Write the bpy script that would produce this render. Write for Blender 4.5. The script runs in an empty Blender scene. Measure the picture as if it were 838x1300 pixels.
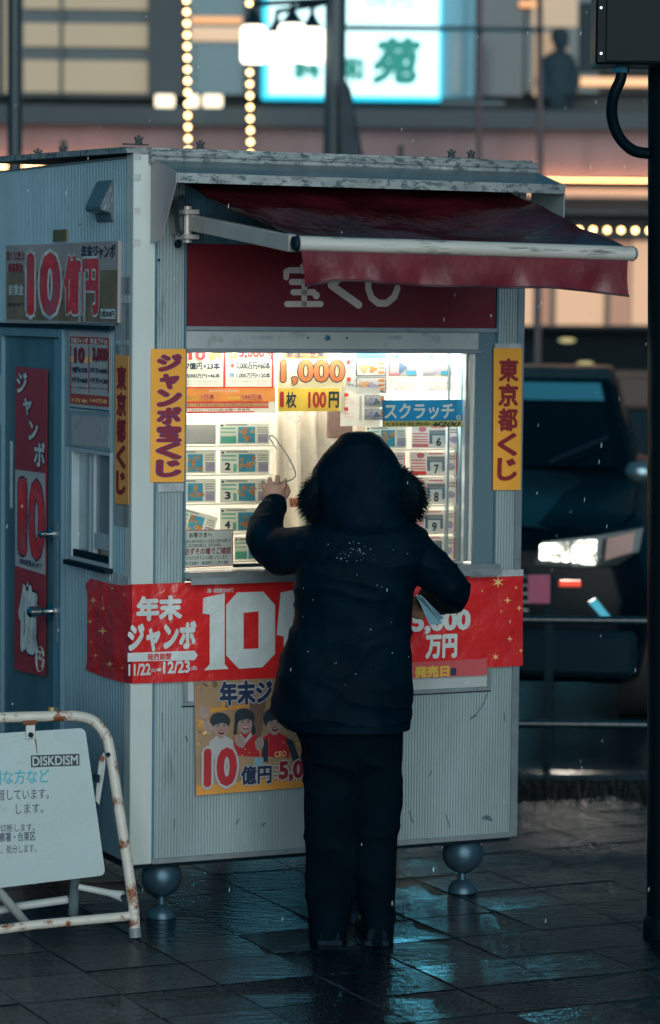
import bpy, bmesh, math, random
from mathutils import Vector, Matrix, noise
random.seed(7)
sc = bpy.context.scene
R = math.radians

# ---------------------------------------------------------------- camera
CAMZ = 1.92
FPX = 3730.0                      # focal length in pixels of the 838x1300 frame
cam_d = bpy.data.cameras.new('camera')
cam = bpy.data.objects.new('camera', cam_d)
sc.collection.objects.link(cam)
cam_d.sensor_fit = 'VERTICAL'; cam_d.sensor_height = 24.0
cam_d.lens = FPX / 1300 * 24.0
PITCH = math.atan(261 / FPX)
CM = Matrix.Translation((0, 0, CAMZ)) @ Matrix.Rotation(math.pi/2 - PITCH, 4, 'X') @ Matrix.Rotation(R(0.6), 4, 'Z')
cam.matrix_world = CM
cam_d.clip_end = 400
cam_d.dof.use_dof = True
cam_d.dof.focus_distance = 9.0
cam_d.dof.aperture_fstop = 1.9
sc.camera = cam

# ---------------------------------------------------------------- sky and light
w = bpy.data.worlds.new('World'); sc.world = w; w.use_nodes = True
nt = w.node_tree; nt.nodes.clear()
out = nt.nodes.new('ShaderNodeOutputWorld'); bg = nt.nodes.new('ShaderNodeBackground')
sky = nt.nodes.new('ShaderNodeTexSky'); sky.sky_type = 'NISHITA'; sky.sun_disc = False
sky.sun_elevation = R(-3); sky.sun_rotation = R(150); sky.altitude = 0; sky.air_density = 2; sky.dust_density = 3
hs = nt.nodes.new('ShaderNodeMixRGB'); hs.blend_type = 'MIX'; hs.inputs[0].default_value = 0.97
hs.inputs[2].default_value = (0.03, 0.62, 1.05, 1)     # rain cloud lit from below by the city
nt.links.new(sky.outputs[0], hs.inputs[1]); nt.links.new(hs.outputs[0], bg.inputs[0])
bg.inputs[1].default_value = 0.12
nt.links.new(bg.outputs[0], out.inputs[0])
sd = bpy.data.lights.new('sun', 'SUN'); sun = bpy.data.objects.new('sun', sd); sc.collection.objects.link(sun)
sd.energy = 1.95; sd.angle = R(55); sd.specular_factor = .04; sd.color = (.92, 1.0, .98)
_to = Vector((0.16, -1.0, 0.22)).normalized()            # towards the light
sun.rotation_euler = _to.to_track_quat('Z', 'Y').to_euler()
sun.location = (3, -4, 8)
sc.view_settings.view_transform = 'Standard'; sc.view_settings.look = 'None'
sc.view_settings.exposure = 0.25; sc.view_settings.gamma = 1.0; sc.view_settings.use_curve_mapping = False
sc.cycles.use_denoising = True
sc.cycles.max_bounces = 7; sc.cycles.transparent_max_bounces = 12
sc.cycles.sample_clamp_indirect = 4.0
sc.cycles.caustics_reflective = False; sc.cycles.caustics_refractive = False

# ---------------------------------------------------------------- geometry of the place
EYE = Vector((0, 0, CAMZ)); R3 = CM.to_3x3()
def ray(px, py):
    return R3 @ Vector(((px - 419) / FPX, -(py - 650) / FPX, -1))
def Wp(px, py, Y):
    d = ray(px, py); return EYE + d * (Y / d.y)
def Gp(px, py, z=0.0):
    d = ray(px, py); return EYE + d * ((z - CAMZ) / d.z)
YAW = math.atan2(1, 2.14)
_c = Wp(168, 650, 9.0)
K = Matrix.Translation((_c.x, _c.y, 0)) @ Matrix.Rotation(YAW, 4, 'Z')
KI = K.inverted()
KE = KI @ EYE; K3 = KI.to_3x3()
def F(px, py, v=0.0):             # a pixel on a plane parallel to the kiosk's front -> kiosk coordinates
    d = K3 @ ray(px, py); return KE + d * ((v - KE.y) / d.y)
def S(px, py, u=0.0):             # a pixel on a plane parallel to the kiosk's side
    d = K3 @ ray(px, py); return KE + d * ((u - KE.x) / d.x)
I4 = Matrix.Identity(4)

# ---------------------------------------------------------------- materials
MATS = {}
def mat(name, col, rough=0.5, metal=0.0, var=0.0, vscale=8.0, bump=0.0, bscale=60.0, dirt=None, dscale=3.0, damt=0.0,
        emit=0.0, ecol=None, coat=0.0, stretch=None, trans=0.0, spec=None, thresh=0.55, bdist=.004):
    if name in MATS: return MATS[name]
    m = bpy.data.materials.new(name); m.use_nodes = True; MATS[name] = m
    n = m.node_tree.nodes; l = m.node_tree.links; b = n['Principled BSDF']
    b.inputs['Base Color'].default_value = (*col, 1); b.inputs['Roughness'].default_value = rough
    b.inputs['Metallic'].default_value = metal
    if spec is not None: b.inputs['Specular IOR Level'].default_value = spec
    if coat: b.inputs['Coat Weight'].default_value = coat; b.inputs['Coat Roughness'].default_value = 0.08
    if emit:
        b.inputs['Emission Color'].default_value = (*(ecol or col), 1); b.inputs['Emission Strength'].default_value = emit
    tc = n.new('ShaderNodeTexCoord'); mp = n.new('ShaderNodeMapping'); l.new(tc.outputs['Object'], mp.inputs[0])
    if stretch: mp.inputs['Scale'].default_value = stretch
    src = None
    if var:
        nz = n.new('ShaderNodeTexNoise'); nz.inputs['Scale'].default_value = vscale; nz.inputs['Detail'].default_value = 6
        l.new(mp.outputs[0], nz.inputs['Vector'])
        mr = n.new('ShaderNodeMapRange'); mr.inputs[1].default_value = .3; mr.inputs[2].default_value = .7
        mr.inputs[3].default_value = 1 - var; mr.inputs[4].default_value = 1 + var
        l.new(nz.outputs['Fac'], mr.inputs[0])
        mx = n.new('ShaderNodeMixRGB'); mx.blend_type = 'MULTIPLY'; mx.inputs[0].default_value = 1
        mx.inputs[1].default_value = (*col, 1); l.new(mr.outputs[0], mx.inputs[2]); src = mx.outputs[0]
    if dirt:
        nz = n.new('ShaderNodeTexNoise'); nz.inputs['Scale'].default_value = dscale; nz.inputs['Detail'].default_value = 9
        nz.inputs['Roughness'].default_value = .7; l.new(mp.outputs[0], nz.inputs['Vector'])
        mr = n.new('ShaderNodeMapRange'); mr.inputs[1].default_value = thresh; mr.inputs[2].default_value = thresh + .08
        mr.inputs[4].default_value = damt; l.new(nz.outputs['Fac'], mr.inputs[0])
        mx = n.new('ShaderNodeMixRGB'); l.new(mr.outputs[0], mx.inputs[0])
        if src: l.new(src, mx.inputs[1])
        else: mx.inputs[1].default_value = (*col, 1)
        mx.inputs[2].default_value = (*dirt, 1); src = mx.outputs[0]
    if src: l.new(src, b.inputs['Base Color'])
    if bump:
        nz = n.new('ShaderNodeTexNoise'); nz.inputs['Scale'].default_value = bscale; nz.inputs['Detail'].default_value = 4
        l.new(mp.outputs[0], nz.inputs['Vector'])
        bp = n.new('ShaderNodeBump'); bp.inputs['Strength'].default_value = bump; bp.inputs['Distance'].default_value = bdist
        l.new(nz.outputs['Fac'], bp.inputs['Height']); l.new(bp.outputs[0], b.inputs['Normal'])
        if coat: l.new(bp.outputs[0], b.inputs['Coat Normal'])
    if trans:                                     # thin paper: light passes through from behind
        o = n['Material Output']; tr = n.new('ShaderNodeBsdfTranslucent'); ms = n.new('ShaderNodeMixShader')
        ms.inputs[0].default_value = trans
        if src: l.new(src, tr.inputs[0])
        else: tr.inputs[0].default_value = (*col, 1)
        l.new(b.outputs[0], ms.inputs[1]); l.new(tr.outputs[0], ms.inputs[2]); l.new(ms.outputs[0], o.inputs[0])
    return m
def paper(name, col, **k):
    return mat(name, col, rough=.55, var=.05, vscale=30, trans=.45, **k)
def glow(name, col, e):
    return mat(name, tuple(c*.25 for c in col), emit=e, ecol=col)

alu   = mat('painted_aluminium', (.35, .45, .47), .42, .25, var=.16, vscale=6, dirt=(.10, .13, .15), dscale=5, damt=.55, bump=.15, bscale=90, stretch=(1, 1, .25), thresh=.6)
alu_s = mat('shaded_side_aluminium', (.15, .28, .36), .45, .25, var=.12, vscale=5, dirt=(.08, .13, .17), dscale=4, damt=.5, bump=.15, bscale=90, stretch=(1, 1, .3), thresh=.58)  # darker, bluer copy of the front paint; the side's shade is in its colour
post_m = mat('white_post_paint', (.56, .63, .62), .40, .1, var=.08, vscale=7, dirt=(.16, .15, .14), dscale=14, damt=.8, stretch=(1, 1, .4), thresh=.66)
trim_m = mat('bare_aluminium', (.36, .42, .45), .32, .6, var=.12, vscale=14, dirt=(.12, .13, .14), dscale=9, damt=.5, thresh=.62)
weather_m = mat('weathered_aluminium', (.33, .37, .38), .35, .3, var=.25, vscale=20, dirt=(.05, .09, .11), dscale=55, damt=.85, stretch=(.5, 1, 1), thresh=.50, bump=.3, bscale=120)
dark_gap = mat('dark_rubber', (.004, .018, .028), .6, spec=.1)
blue_m = mat('awning_shaded_paint', (.07, .18, .25), .45, .1, var=.2, vscale=5, dirt=(.03, .07, .10), dscale=7, damt=.5, stretch=(1, 1, .4))
door_m = mat('door_paint', (.07, .17, .23), .5, .1, var=.25, vscale=6, dirt=(.30, .36, .38), dscale=6, damt=.35, stretch=(1, 1, .5), thresh=.62)
plate_m = mat('mauve_grey_plate', (.36, .33, .35), .45, .1, var=.10, vscale=9, dirt=(.12, .12, .13), dscale=12, damt=.4, thresh=.62)
maroon = mat('maroon_sign_acrylic', (.15, .016, .024), .25, 0, var=.12, vscale=3, dirt=(.32, .12, .12), dscale=30, damt=.35, stretch=(.15, 1, 4), thresh=.68, coat=.05)
cream = mat('cream_vinyl', (.62, .55, .54), .5, var=.06, dirt=(.4, .3, .3), dscale=25, damt=.3)
fabric = mat('wet_maroon_canvas', (.042, .005, .008), .20, 0, var=.5, vscale=7, bump=.8, bscale=22, spec=.30, bdist=.008)
valance_m = mat('wet_maroon_valance', (.13, .013, .022), .4, 0, var=.2, vscale=10, bump=.4, bscale=40, coat=.08)
yellow = mat('yellow_sheet', (.95, .42, .05), .4, var=.06, vscale=5, dirt=(.45, .22, .06), dscale=22, damt=.5, thresh=.68)
yellow_s = mat('shaded_yellow_sheet', (.80, .36, .09), .45, var=.08, vscale=8)  # yellow sheet copied darker for the shaded side wall
dred = mat('dark_red_ink', (.26, .015, .025), .5); purple = mat('purple_ink', (.10, .035, .20), .5)
navy = mat('navy_ink', (.015, .03, .08), .5); black = mat('black_ink', (.012, .02, .03), .5)
red = mat('red_banner_vinyl', (.64, .022, .024), .3, var=.12, vscale=6, bump=.8, bscale=6, coat=.35, bdist=.03)
white_v = mat('white_vinyl', (.60, .67, .67), .32, var=.08, vscale=12, bump=.8, bscale=6, coat=.35, bdist=.03)
gold = mat('gold_ink', (.85, .55, .22), .5); orange = mat('orange_ink', (.80, .26, .04), .5, var=.08)
clear_tape = mat('cloudy_tape', (.42, .46, .48), .2, var=.2, vscale=30, bump=.5, bscale=60)
skin = mat('skin', (.50, .27, .19), .5, var=.08, vscale=60, bump=.15, bscale=200)
coat_m = mat('wet_navy_parka', (.0001, .0075, .0155), .55, 0, var=.35, vscale=9, bump=.5, bscale=30, spec=.03)
fur_m = mat('dark_fur', (.0005, .009, .016), .8, spec=.1)
trous_m = mat('dark_trousers', (.0001, .005, .010), .85, spec=.05, var=.2, bump=.3, bscale=20)
shoe_m = mat('dark_shoe_leather', (.001, .008, .014), .6, spec=.1)
white_m = mat('white_enamel', (.36, .47, .49), .35, var=.06, vscale=4, dirt=(.30, .33, .33), dscale=14, damt=.4, bump=.2, bscale=120, thresh=.6)
rusty = mat('chipped_white_tube', (.62, .60, .54), .4, var=.10, vscale=14, dirt=(.24, .07, .02), dscale=13, damt=1.0, bump=.4, bscale=60, thresh=.535)
rust = mat('rust', (.22, .07, .03), .8, var=.3)
chrome = mat('wet_steel', (.5, .52, .54), .18, 1.0)
steel_b = mat('dull_steel_ball', (.045, .10, .145), .38, .5, var=.15, vscale=30)
polem = mat('black_pole_paint', (.0004, .006, .011), .4, 0, bump=.1, bscale=30, spec=.10)
asphalt = mat('wet_asphalt', (.012, .026, .036), .16, 0, var=.4, vscale=14, bump=.9, bscale=60)
brown_ink = mat('warm_white_paper', (.8, .74, .66), .5)

# ---------------------------------------------------------------- building blocks
class G:
    def __init__(s): s.v = []; s.f = []
    def add(s, vs, fs):
        o = len(s.v); s.v += [Vector(p) for p in vs]; s.f += [tuple(i + o for i in f) for f in fs]; return s
    def box(s, a, b):
        x0, y0, z0 = (min(a[i], b[i]) for i in range(3)); x1, y1, z1 = (max(a[i], b[i]) for i in range(3))
        return s.add([(x0,y0,z0),(x1,y0,z0),(x1,y1,z0),(x0,y1,z0),(x0,y0,z1),(x1,y0,z1),(x1,y1,z1),(x0,y1,z1)],
              [(0,3,2,1),(4,5,6,7),(0,1,5,4),(1,2,6,5),(2,3,7,6),(3,0,4,7)])
    def prism(s, poly, off):                       # polygon (3D points) extruded by a vector
        n = len(poly); off = Vector(off)
        return s.add([Vector(p) for p in poly] + [Vector(p) + off for p in poly],
              [tuple(range(n)), tuple(range(2*n-1, n-1, -1))] + [(i, (i+1) % n, n + (i+1) % n, n + i) for i in range(n)])
    def tube(s, pts, r, n=12, cap=True, sx=1.0):
        pts = [Vector(p) for p in pts]; m = len(pts)
        rs = r if isinstance(r, (list, tuple)) else [r] * m
        vs, fs = [], []; up = None
        for i, p in enumerate(pts):
            t = (pts[min(i+1, m-1)] - pts[max(i-1, 0)]).normalized()
            if up is None: up = Vector((0, 0, 1)) if abs(t.z) < .9 else Vector((1, 0, 0))
            a = (up - t * up.dot(t)).normalized(); b = t.cross(a); up = a
            for k in range(n):
                q = 2 * math.pi * k / n; vs.append(p + a * (rs[i] * math.cos(q) * sx) + b * (rs[i] * math.sin(q)))
        for i in range(m - 1):
            for k in range(n):
                fs.append((i*n + k, i*n + (k+1) % n, (i+1)*n + (k+1) % n, (i+1)*n + k))
        if cap: fs += [tuple(range(n-1, -1, -1)), tuple(range((m-1)*n, m*n))]
        return s.add(vs, fs)
    def lathe(s, c, prof, n=24):                   # prof: (radius, z)
        c = Vector(c); vs, fs = [], []
        for r, z in prof:
            for k in range(n):
                q = 2*math.pi*k/n; vs.append(c + Vector((r*math.cos(q), r*math.sin(q), z)))
        for i in range(len(prof)-1):
            for k in range(n): fs.append((i*n+k, i*n+(k+1) % n, (i+1)*n+(k+1) % n, (i+1)*n+k))
        fs += [tuple(range(n-1, -1, -1)), tuple(range((len(prof)-1)*n, len(prof)*n))]
        return s.add(vs, fs)
    def ball(s, c, r, n=12, m=8):
        c = Vector(c); rr = r if isinstance(r, (tuple, list, Vector)) else (r, r, r)
        vs = [c + Vector((0, 0, -rr[2]))]; fs = []
        for i in range(1, m):
            t = math.pi * i / m - math.pi/2
            for k in range(n):
                q = 2*math.pi*k/n; vs.append(c + Vector((rr[0]*math.cos(t)*math.cos(q), rr[1]*math.cos(t)*math.sin(q), rr[2]*math.sin(t))))
        vs.append(c + Vector((0, 0, rr[2]))); last = len(vs)-1
        for k in range(n): fs.append((0, 1+(k+1) % n, 1+k)); fs.append((last, 1+(m-2)*n+k, 1+(m-2)*n+(k+1) % n))
        for i in range(m-2):
            for k in range(n): fs.append((1+i*n+k, 1+i*n+(k+1) % n, 1+(i+1)*n+(k+1) % n, 1+(i+1)*n+k))
        return s.add(vs, fs)

WM = {}                                            # world matrix of every object made
def link(o, parent, W):
    sc.collection.objects.link(o)
    if parent is not None:
        o.parent = parent; o.matrix_parent_inverse = I4; W = WM[parent]
    else: o.matrix_world = W
    WM[o] = W.copy(); return o
def tag(o, label=None, cat=None, group=None, kind=None):
    for k, x in (('label', label), ('category', cat), ('group', group), ('kind', kind)):
        if x: o[k] = x
    return o
def mk(name, g, m, parent=None, space=K, smooth=False, bevel=0.0, recalc=True):
    """mesh object from a G whose points are in SPACE"""
    if parent is not None: W = WM[parent]
    else:
        c = sum(g.v, Vector()) / max(1, len(g.v)); W = space @ Matrix.Translation(c)
    T = W.inverted() @ space
    me = bpy.data.meshes.new(name); me.from_pydata([T @ p for p in g.v], [], g.f)
    if recalc or bevel:
        bm = bmesh.new(); bm.from_mesh(me)
        if recalc: bmesh.ops.recalc_face_normals(bm, faces=bm.faces)
        if bevel: bmesh.ops.bevel(bm, geom=list(bm.edges), offset=bevel, segments=1, affect='EDGES', profile=.5)
        bm.to_mesh(me); bm.free()
    if smooth:
        for p in me.polygons: p.use_smooth = True
        try: me.set_sharp_from_angle(angle=R(40))
        except Exception: pass
    me.materials.append(m); me.update()
    return link(bpy.data.objects.new(name, me), parent, W)
def empty(name, p, space, label, cat, group=None, kind=None):
    o = bpy.data.objects.new(name, None); o.empty_display_size = .1
    link(o, None, space @ Matrix.Translation(p)); return tag(o, label, cat, group, kind)
def copy_tree(src, M, label=None):
    """a copy of a thing, its parts and their sub-parts, moved by the world matrix M"""
    r = src.copy(); sc.collection.objects.link(r); r.matrix_world = M @ WM[src]; WM[r] = M @ WM[src]
    if label: r['label'] = label
    def rec(a, b):
        for ch in [o for o in a.children]:
            c = ch.copy(); sc.collection.objects.link(c); c.parent = b; WM[c] = WM[b]; rec(ch, c)
    rec(src, r); return r

# ---- flat print ------------------------------------------------------------
_tc = {}
def glyphs(body, bold, vertical=False):
    key = (body, bold)
    if key not in _tc:
        c = bpy.data.curves.new('t', 'FONT'); c.body = body; c.resolution_u = 3
        o = bpy.data.objects.new('t', c); sc.collection.objects.link(o)
        dg = bpy.context.evaluated_depsgraph_get(); me = bpy.data.meshes.new_from_object(o.evaluated_get(dg))
        v0 = [(q.co.x, q.co.y, 0.0) for q in me.vertices]; f0 = [tuple(p.vertices) for p in me.polygons]
        vs, fs = list(v0), list(f0)                # heavier weights: the glyph is struck again around its centre
        for k in range(8 if bold > .008 else 0):
            o_ = len(vs); dx = bold*math.cos(k*math.pi/4); dy = bold*math.sin(k*math.pi/4)
            vs += [(x+dx, y+dy, .03*(k+1)) for x, y, _ in v0]; fs += [tuple(i+o_ for i in f) for f in f0]
        bpy.data.objects.remove(o); bpy.data.curves.remove(c); bpy.data.meshes.remove(me); _tc[key] = (vs, fs)
    return _tc[key]
class Face:
    """a printed surface: pixel corners go to a plane, text and shapes are laid on it layer by layer"""
    def __init__(s, kind, at, parent, warp=None, step=.0007):
        s.fn = F if kind == 'F' else S; s.kind = kind; s.at = at; s.parent = parent; s.step = step; s.warp = warp; s.n = {}
    def pt(s, a, z, lay):
        p = Vector((a, s.at - lay * s.step, z)) if s.kind == 'F' else Vector((s.at - lay * s.step, a, z))
        if s.warp: p = s.warp(p)
        return p
    def uz(s, px, py):
        q = s.fn(px, py, s.at); return (q.x if s.kind == 'F' else q.y), q.z
    def poly(s, pts, m, lay=1, name='print', px=True):
        g = G(); q = [s.uz(*p) if px else p for p in pts]
        g.add([s.pt(a, z, lay) for a, z in q], [tuple(range(len(q)))]); return mk(name, g, m, s.parent, recalc=False)
    def rect(s, x0, y0, x1, y1, m, lay=1, name='print'):
        a0, z0 = s.uz(x0, y0); a1, z1 = s.uz(x1, y1)
        return s.poly([(a0, z0), (a1, z0), (a1, z1), (a0, z1)], m, lay, name, px=False)
    def rects(s, L, m, lay=1, name='print'):
        g = G()
        for x0, y0, x1, y1 in L:
            a0, z0 = s.uz(x0, y0); a1, z1 = s.uz(x1, y1)
            g.add([s.pt(a, z, lay) for a, z in ((a0, z0), (a1, z0), (a1, z1), (a0, z1))], [(0, 1, 2, 3)])
        return mk(name, g, m, s.parent, recalc=False)
    def text(s, body, x0, y0, x1, y1, m, lay=2, bold=.02, outline=None, ow=.05, shear=0.0, name='lettering'):
        a0, z0 = s.uz(x0, y0); a1, z1 = s.uz(x1, y1)
        if outline: s._t(body, a0, z0, a1, z1, outline, lay - .5, bold + ow, shear, name + '_outline', bold)
        return s._t(body, a0, z0, a1, z1, m, lay, bold, shear, name, bold)
    def _t(s, body, a0, z0, a1, z1, m, lay, bold, shear, name, ref):
        vs, fs = glyphs(body, bold); rv = glyphs(body, ref)[0]
        X0 = min(p[0] for p in rv); X1 = max(p[0] for p in rv); Y0 = min(p[1] for p in rv); Y1 = max(p[1] for p in rv)
        g = G(); pts = []
        for x, y, dz in vs:
            fx = (x - X0) / (X1 - X0 or 1); fy = (y - Y0) / (Y1 - Y0 or 1); fx += shear * (fy - .5) * (Y1 - Y0) / (X1 - X0 or 1)
            pts.append(s.pt(a0 + fx * (a1 - a0), z1 + fy * (z0 - z1), lay + dz))
        g.add(pts, fs); return mk(name, g, m, s.parent, recalc=False)
    def column(s, chars, x0, y0, x1, y1, m, lay=2, bold=.03, outline=None, ow=.05, gap=.1):
        a0, z0 = s.uz(x0, y0); a1, z1 = s.uz(x1, y1); n = len(chars); h = (z0 - z1) / n
        for i, ch in enumerate(chars):
            top = z0 - i*h; bot = top - h*(1-gap); l = a0; r = a1
            if ch in 'ャッ': l = a0 + (a1-a0)*.12; r = a1 - (a1-a0)*.1; top -= h*.12
            if outline: s._t(ch, l, top, r, bot, outline, lay-.5, bold+ow, 0, 'character_outline', bold)
            s._t(ch, l, top, r, bot, m, lay, bold, 0, 'character', bold)
    def strokes(s, L, wpx, m, lay=2, name='lettering'):
        """round-ended pen strokes through pixel points"""
        g = G(); a, _ = s.uz(400, 400); b, _ = s.uz(401, 400); w2 = abs(b-a) * wpx / 2
        for st in L:
            q = [Vector(s.uz(*p)) for p in st]
            for i in range(len(q)-1):
                d = (q[i+1] - q[i]); ln = d.length; d = d / ln if ln else Vector((1, 0)); nn = Vector((-d.y, d.x)); ring = []
                for k in range(9): t = math.pi * k/8; ring.append(q[i+1] + (d*math.sin(t) + nn*math.cos(t)) * w2)
                for k in range(9): t = math.pi * k/8; ring.append(q[i] + (-d*math.sin(t) - nn*math.cos(t)) * w2)
                g.add([s.pt(p.x, p.y, lay + .02*i) for p in ring], [tuple(range(18))])
        return mk(name, g, m, s.parent, recalc=False)
    def blob(s, cx, cy, rx, ry, m, lay=1, n=16, name='print', rot=0, wob=0):
        P = []
        for k in range(n):
            t = 2*math.pi*k/n; r = 1 + wob*math.sin(3*t+cx); x = rx*r*math.cos(t); y = ry*r*math.sin(t)
            P.append((cx + x*math.cos(rot) - y*math.sin(rot), cy + x*math.sin(rot) + y*math.cos(rot)))
        return s.poly(P, m, lay, name)
    def star(s, cx, cy, r, m, lay=1, n=4, name='star'):
        return s.poly([(cx + (r if k % 2 == 0 else r*.28)*math.sin(math.pi*k/n), cy - (r if k % 2 == 0 else r*.28)*math.cos(math.pi*k/n)) for k in range(2*n)], m, lay, name)

def sheet(name, kind, at, quad, m, label, cat, group=None, th=.0015, warp=None, nx=1):
    """a thin rigid sheet or paper standing at its place; returns (thing, Face)"""
    fn = F if kind == 'F' else S
    P = [fn(*q, at) for q in quad]; off = Vector((0, th, 0)) if kind == 'F' else Vector((th, 0, 0))
    g = G()
    if nx <= 1: g.prism(P, off)
    else:
        vs = []; ny = max(2, nx//2)
        for i in range(nx+1):
            for j in range(ny+1):
                a = P[0].lerp(P[1], i/nx); b = P[3].lerp(P[2], i/nx); p = a.lerp(b, j/ny)
                vs.append(warp(p) if warp else p)
        n = len(vs); vs += [p + off for p in vs]; fs = []
        for i in range(nx):
            for j in range(ny):
                q = (i*(ny+1)+j, (i+1)*(ny+1)+j, (i+1)*(ny+1)+j+1, i*(ny+1)+j+1); fs.append(q); fs.append(tuple(k+n for k in reversed(q)))
        g.add(vs, fs)
    o = mk(name, g, m, None, K, recalc=nx <= 1); tag(o, label, cat, group)
    return o, Face(kind, at, o, warp)

# ================================================================ GROUND
pav = tag(mk('pavement', G().box((-60, -6, -.25), (60, 11.9, -.006)), mat('wet_joint', (.0008, .009, .015), .3, var=.3), None, I4), kind='structure')
def slab_material(name, base):
    m = mat(name, base, .17, 0, var=.35, vscale=7)
    n = m.node_tree.nodes; l = m.node_tree.links; b = n['Principled BSDF']
    geo = n.new('ShaderNodeNewGeometry'); w1 = n.new('ShaderNodeTexNoise'); w1.inputs['Scale'].default_value = 26; w1.inputs['Detail'].default_value = 5
    mp = n.new('ShaderNodeMapping'); mp.inputs['Scale'].default_value = (.55, 1.5, 1); l.new(geo.outputs['Position'], mp.inputs[0]); l.new(mp.outputs[0], w1.inputs['Vector'])
    w2 = n.new('ShaderNodeTexNoise'); w2.inputs['Scale'].default_value = 120; w2.inputs['Detail'].default_value = 3; l.new(geo.outputs['Position'], w2.inputs['Vector'])
    ad = n.new('ShaderNodeMath'); ad.operation = 'MULTIPLY_ADD'; l.new(w2.outputs['Fac'], ad.inputs[0]); ad.inputs[1].default_value = .40; l.new(w1.outputs['Fac'], ad.inputs[2])
    bp = n.new('ShaderNodeBump'); bp.inputs['Strength'].default_value = .9; bp.inputs['Distance'].default_value = .011
    l.new(ad.outputs[0], bp.inputs['Height']); l.new(bp.outputs[0], b.inputs['Normal'])
    pu = n.new('ShaderNodeTexNoise'); pu.inputs['Scale'].default_value = 2.2; l.new(geo.outputs['Position'], pu.inputs['Vector'])
    mr = n.new('ShaderNodeMapRange'); mr.inputs[1].default_value = .42; mr.inputs[2].default_value = .58; mr.inputs[3].default_value = .02; mr.inputs[4].default_value = .10
    l.new(pu.outputs['Fac'], mr.inputs[0]); l.new(mr.outputs[0], b.inputs['Roughness'])
    b.inputs['Specular IOR Level'].default_value = .42
    return m
slabm = [slab_material('wet_slab_a', (.0002, .006, .012)), slab_material('wet_slab_b', (.0003, .008, .014)), slab_material('wet_slab_c', (.0002, .0045, .009))]
ts = .30
shared = {}
cnt = 0
cells = []
for i in range(-20, 22):
    for j in range(-22, 22):
        c = K @ Vector((i*ts + .1, j*ts - .1, 0))
        if 7.0 < c.y < 11.35 and abs(c.x) < .1135*c.y + .45: cells.append((i, j, c))
cells.sort(key=lambda t: t[2].y)
for i, j, c in cells[:298]:
    k = random.randrange(3)
    if k not in shared:
        h = ts/2 - .0025; g = G().box((-h, -h, -.03), (h, h, 0))
        o = mk('paving_slab', g, slabm[k], pav, I4, bevel=.002)
        # mesh data was made relative to the pavement: bring it back to its own origin
        o.data.transform(WM[pav]); shared[k] = o.data
    else:
        o = bpy.data.objects.new('paving_slab', shared[k]); sc.collection.objects.link(o); o.parent = pav; o.matrix_parent_inverse = I4
    tilt = Matrix.Rotation(R(random.uniform(-.35, .35)), 4, 'X') @ Matrix.Rotation(R(random.uniform(-.35, .35)), 4, 'Y')
    o.matrix_basis = WM[pav].inverted() @ Matrix.Translation((c.x, c.y, random.uniform(-.0015, .0008))) @ Matrix.Rotation(YAW, 4, 'Z') @ tilt
# kerb stones, planting strip, road
Yk = 11.9
kerb = tag(mk('kerb', G().box((-60, Yk, -.4), (60, Yk+.15, -.02)), mat('kerb_mortar', (.03, .05, .06), .5), None, I4), kind='structure')
kd = None
for i in range(-4, 7):
    if kd is None:
        o = mk('kerb_stone', G().box((-.295, -.08, -.3), (.295, .08, .02)), mat('wet_kerb_stone', (.02, .035, .045), .2, var=.2, bump=.6, bscale=40), kerb, I4, bevel=.012)
        o.data.transform(WM[kerb]); kd = o.data
    else:
        o = bpy.data.objects.new('kerb_stone', kd); sc.collection.objects.link(o); o.parent = kerb; o.matrix_parent_inverse = I4
    o.matrix_basis = WM[kerb].inverted() @ Matrix.Translation((i*.6, Yk+.075, 0))
road = tag(mk('road', G().box((-120, Yk+.155, -.5), (120, 29.0, -.14)), asphalt, None, I4), kind='structure')
far_walk = tag(mk('far_pavement', G().box((-120, 29.0, -.5), (120, 60, -.02)), asphalt, None, I4), kind='structure')
tag(mk('planting_strip', G().box((-20, 11.30, -.2), (20, 11.895, -.001)), mat('wet_soil', (.002, .004, .005), .9, var=.4, bump=.8, bscale=50, spec=.1), None, I4), kind='structure')
# low dead ground cover along the kerb
g = G()
for k in range(900):
    x = random.uniform(.2, 1.9); y = random.uniform(11.3, 11.8); a = random.uniform(0, 6.28); h = random.uniform(.03, .10)
    p = Vector((x, y, -.01)); q = p + Vector((math.cos(a)*h*.9, math.sin(a)*h*.6, h)); s = Vector((-math.sin(a), math.cos(a), 0))*.004
    g.add([p - s, p + s, q], [(0, 1, 2)])
tag(mk('ground_cover', g, mat('dead_leaves', (.006, .008, .007), .6, var=.4), None, I4, recalc=False), 'sparse dead twigs and grass lying along the kerb behind the kiosk', 'undergrowth', kind='stuff')

# ================================================================ KIOSK
ku = F(660, 650).x                              # width of the front
zb = F(188, 1095).z; zt = F(188, 197).z         # underside and roof line
DEP = 1.42
kz0 = Vector((ku/2, DEP/2, 0))
kio = empty('lottery_kiosk', (ku/2, DEP/2, zb), K, 'small grey corrugated metal ticket kiosk with lit window and maroon awning', 'kiosk')
def kp(name, g, m=alu, **k): return mk(name, g, m, kio, K, **k)

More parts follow.
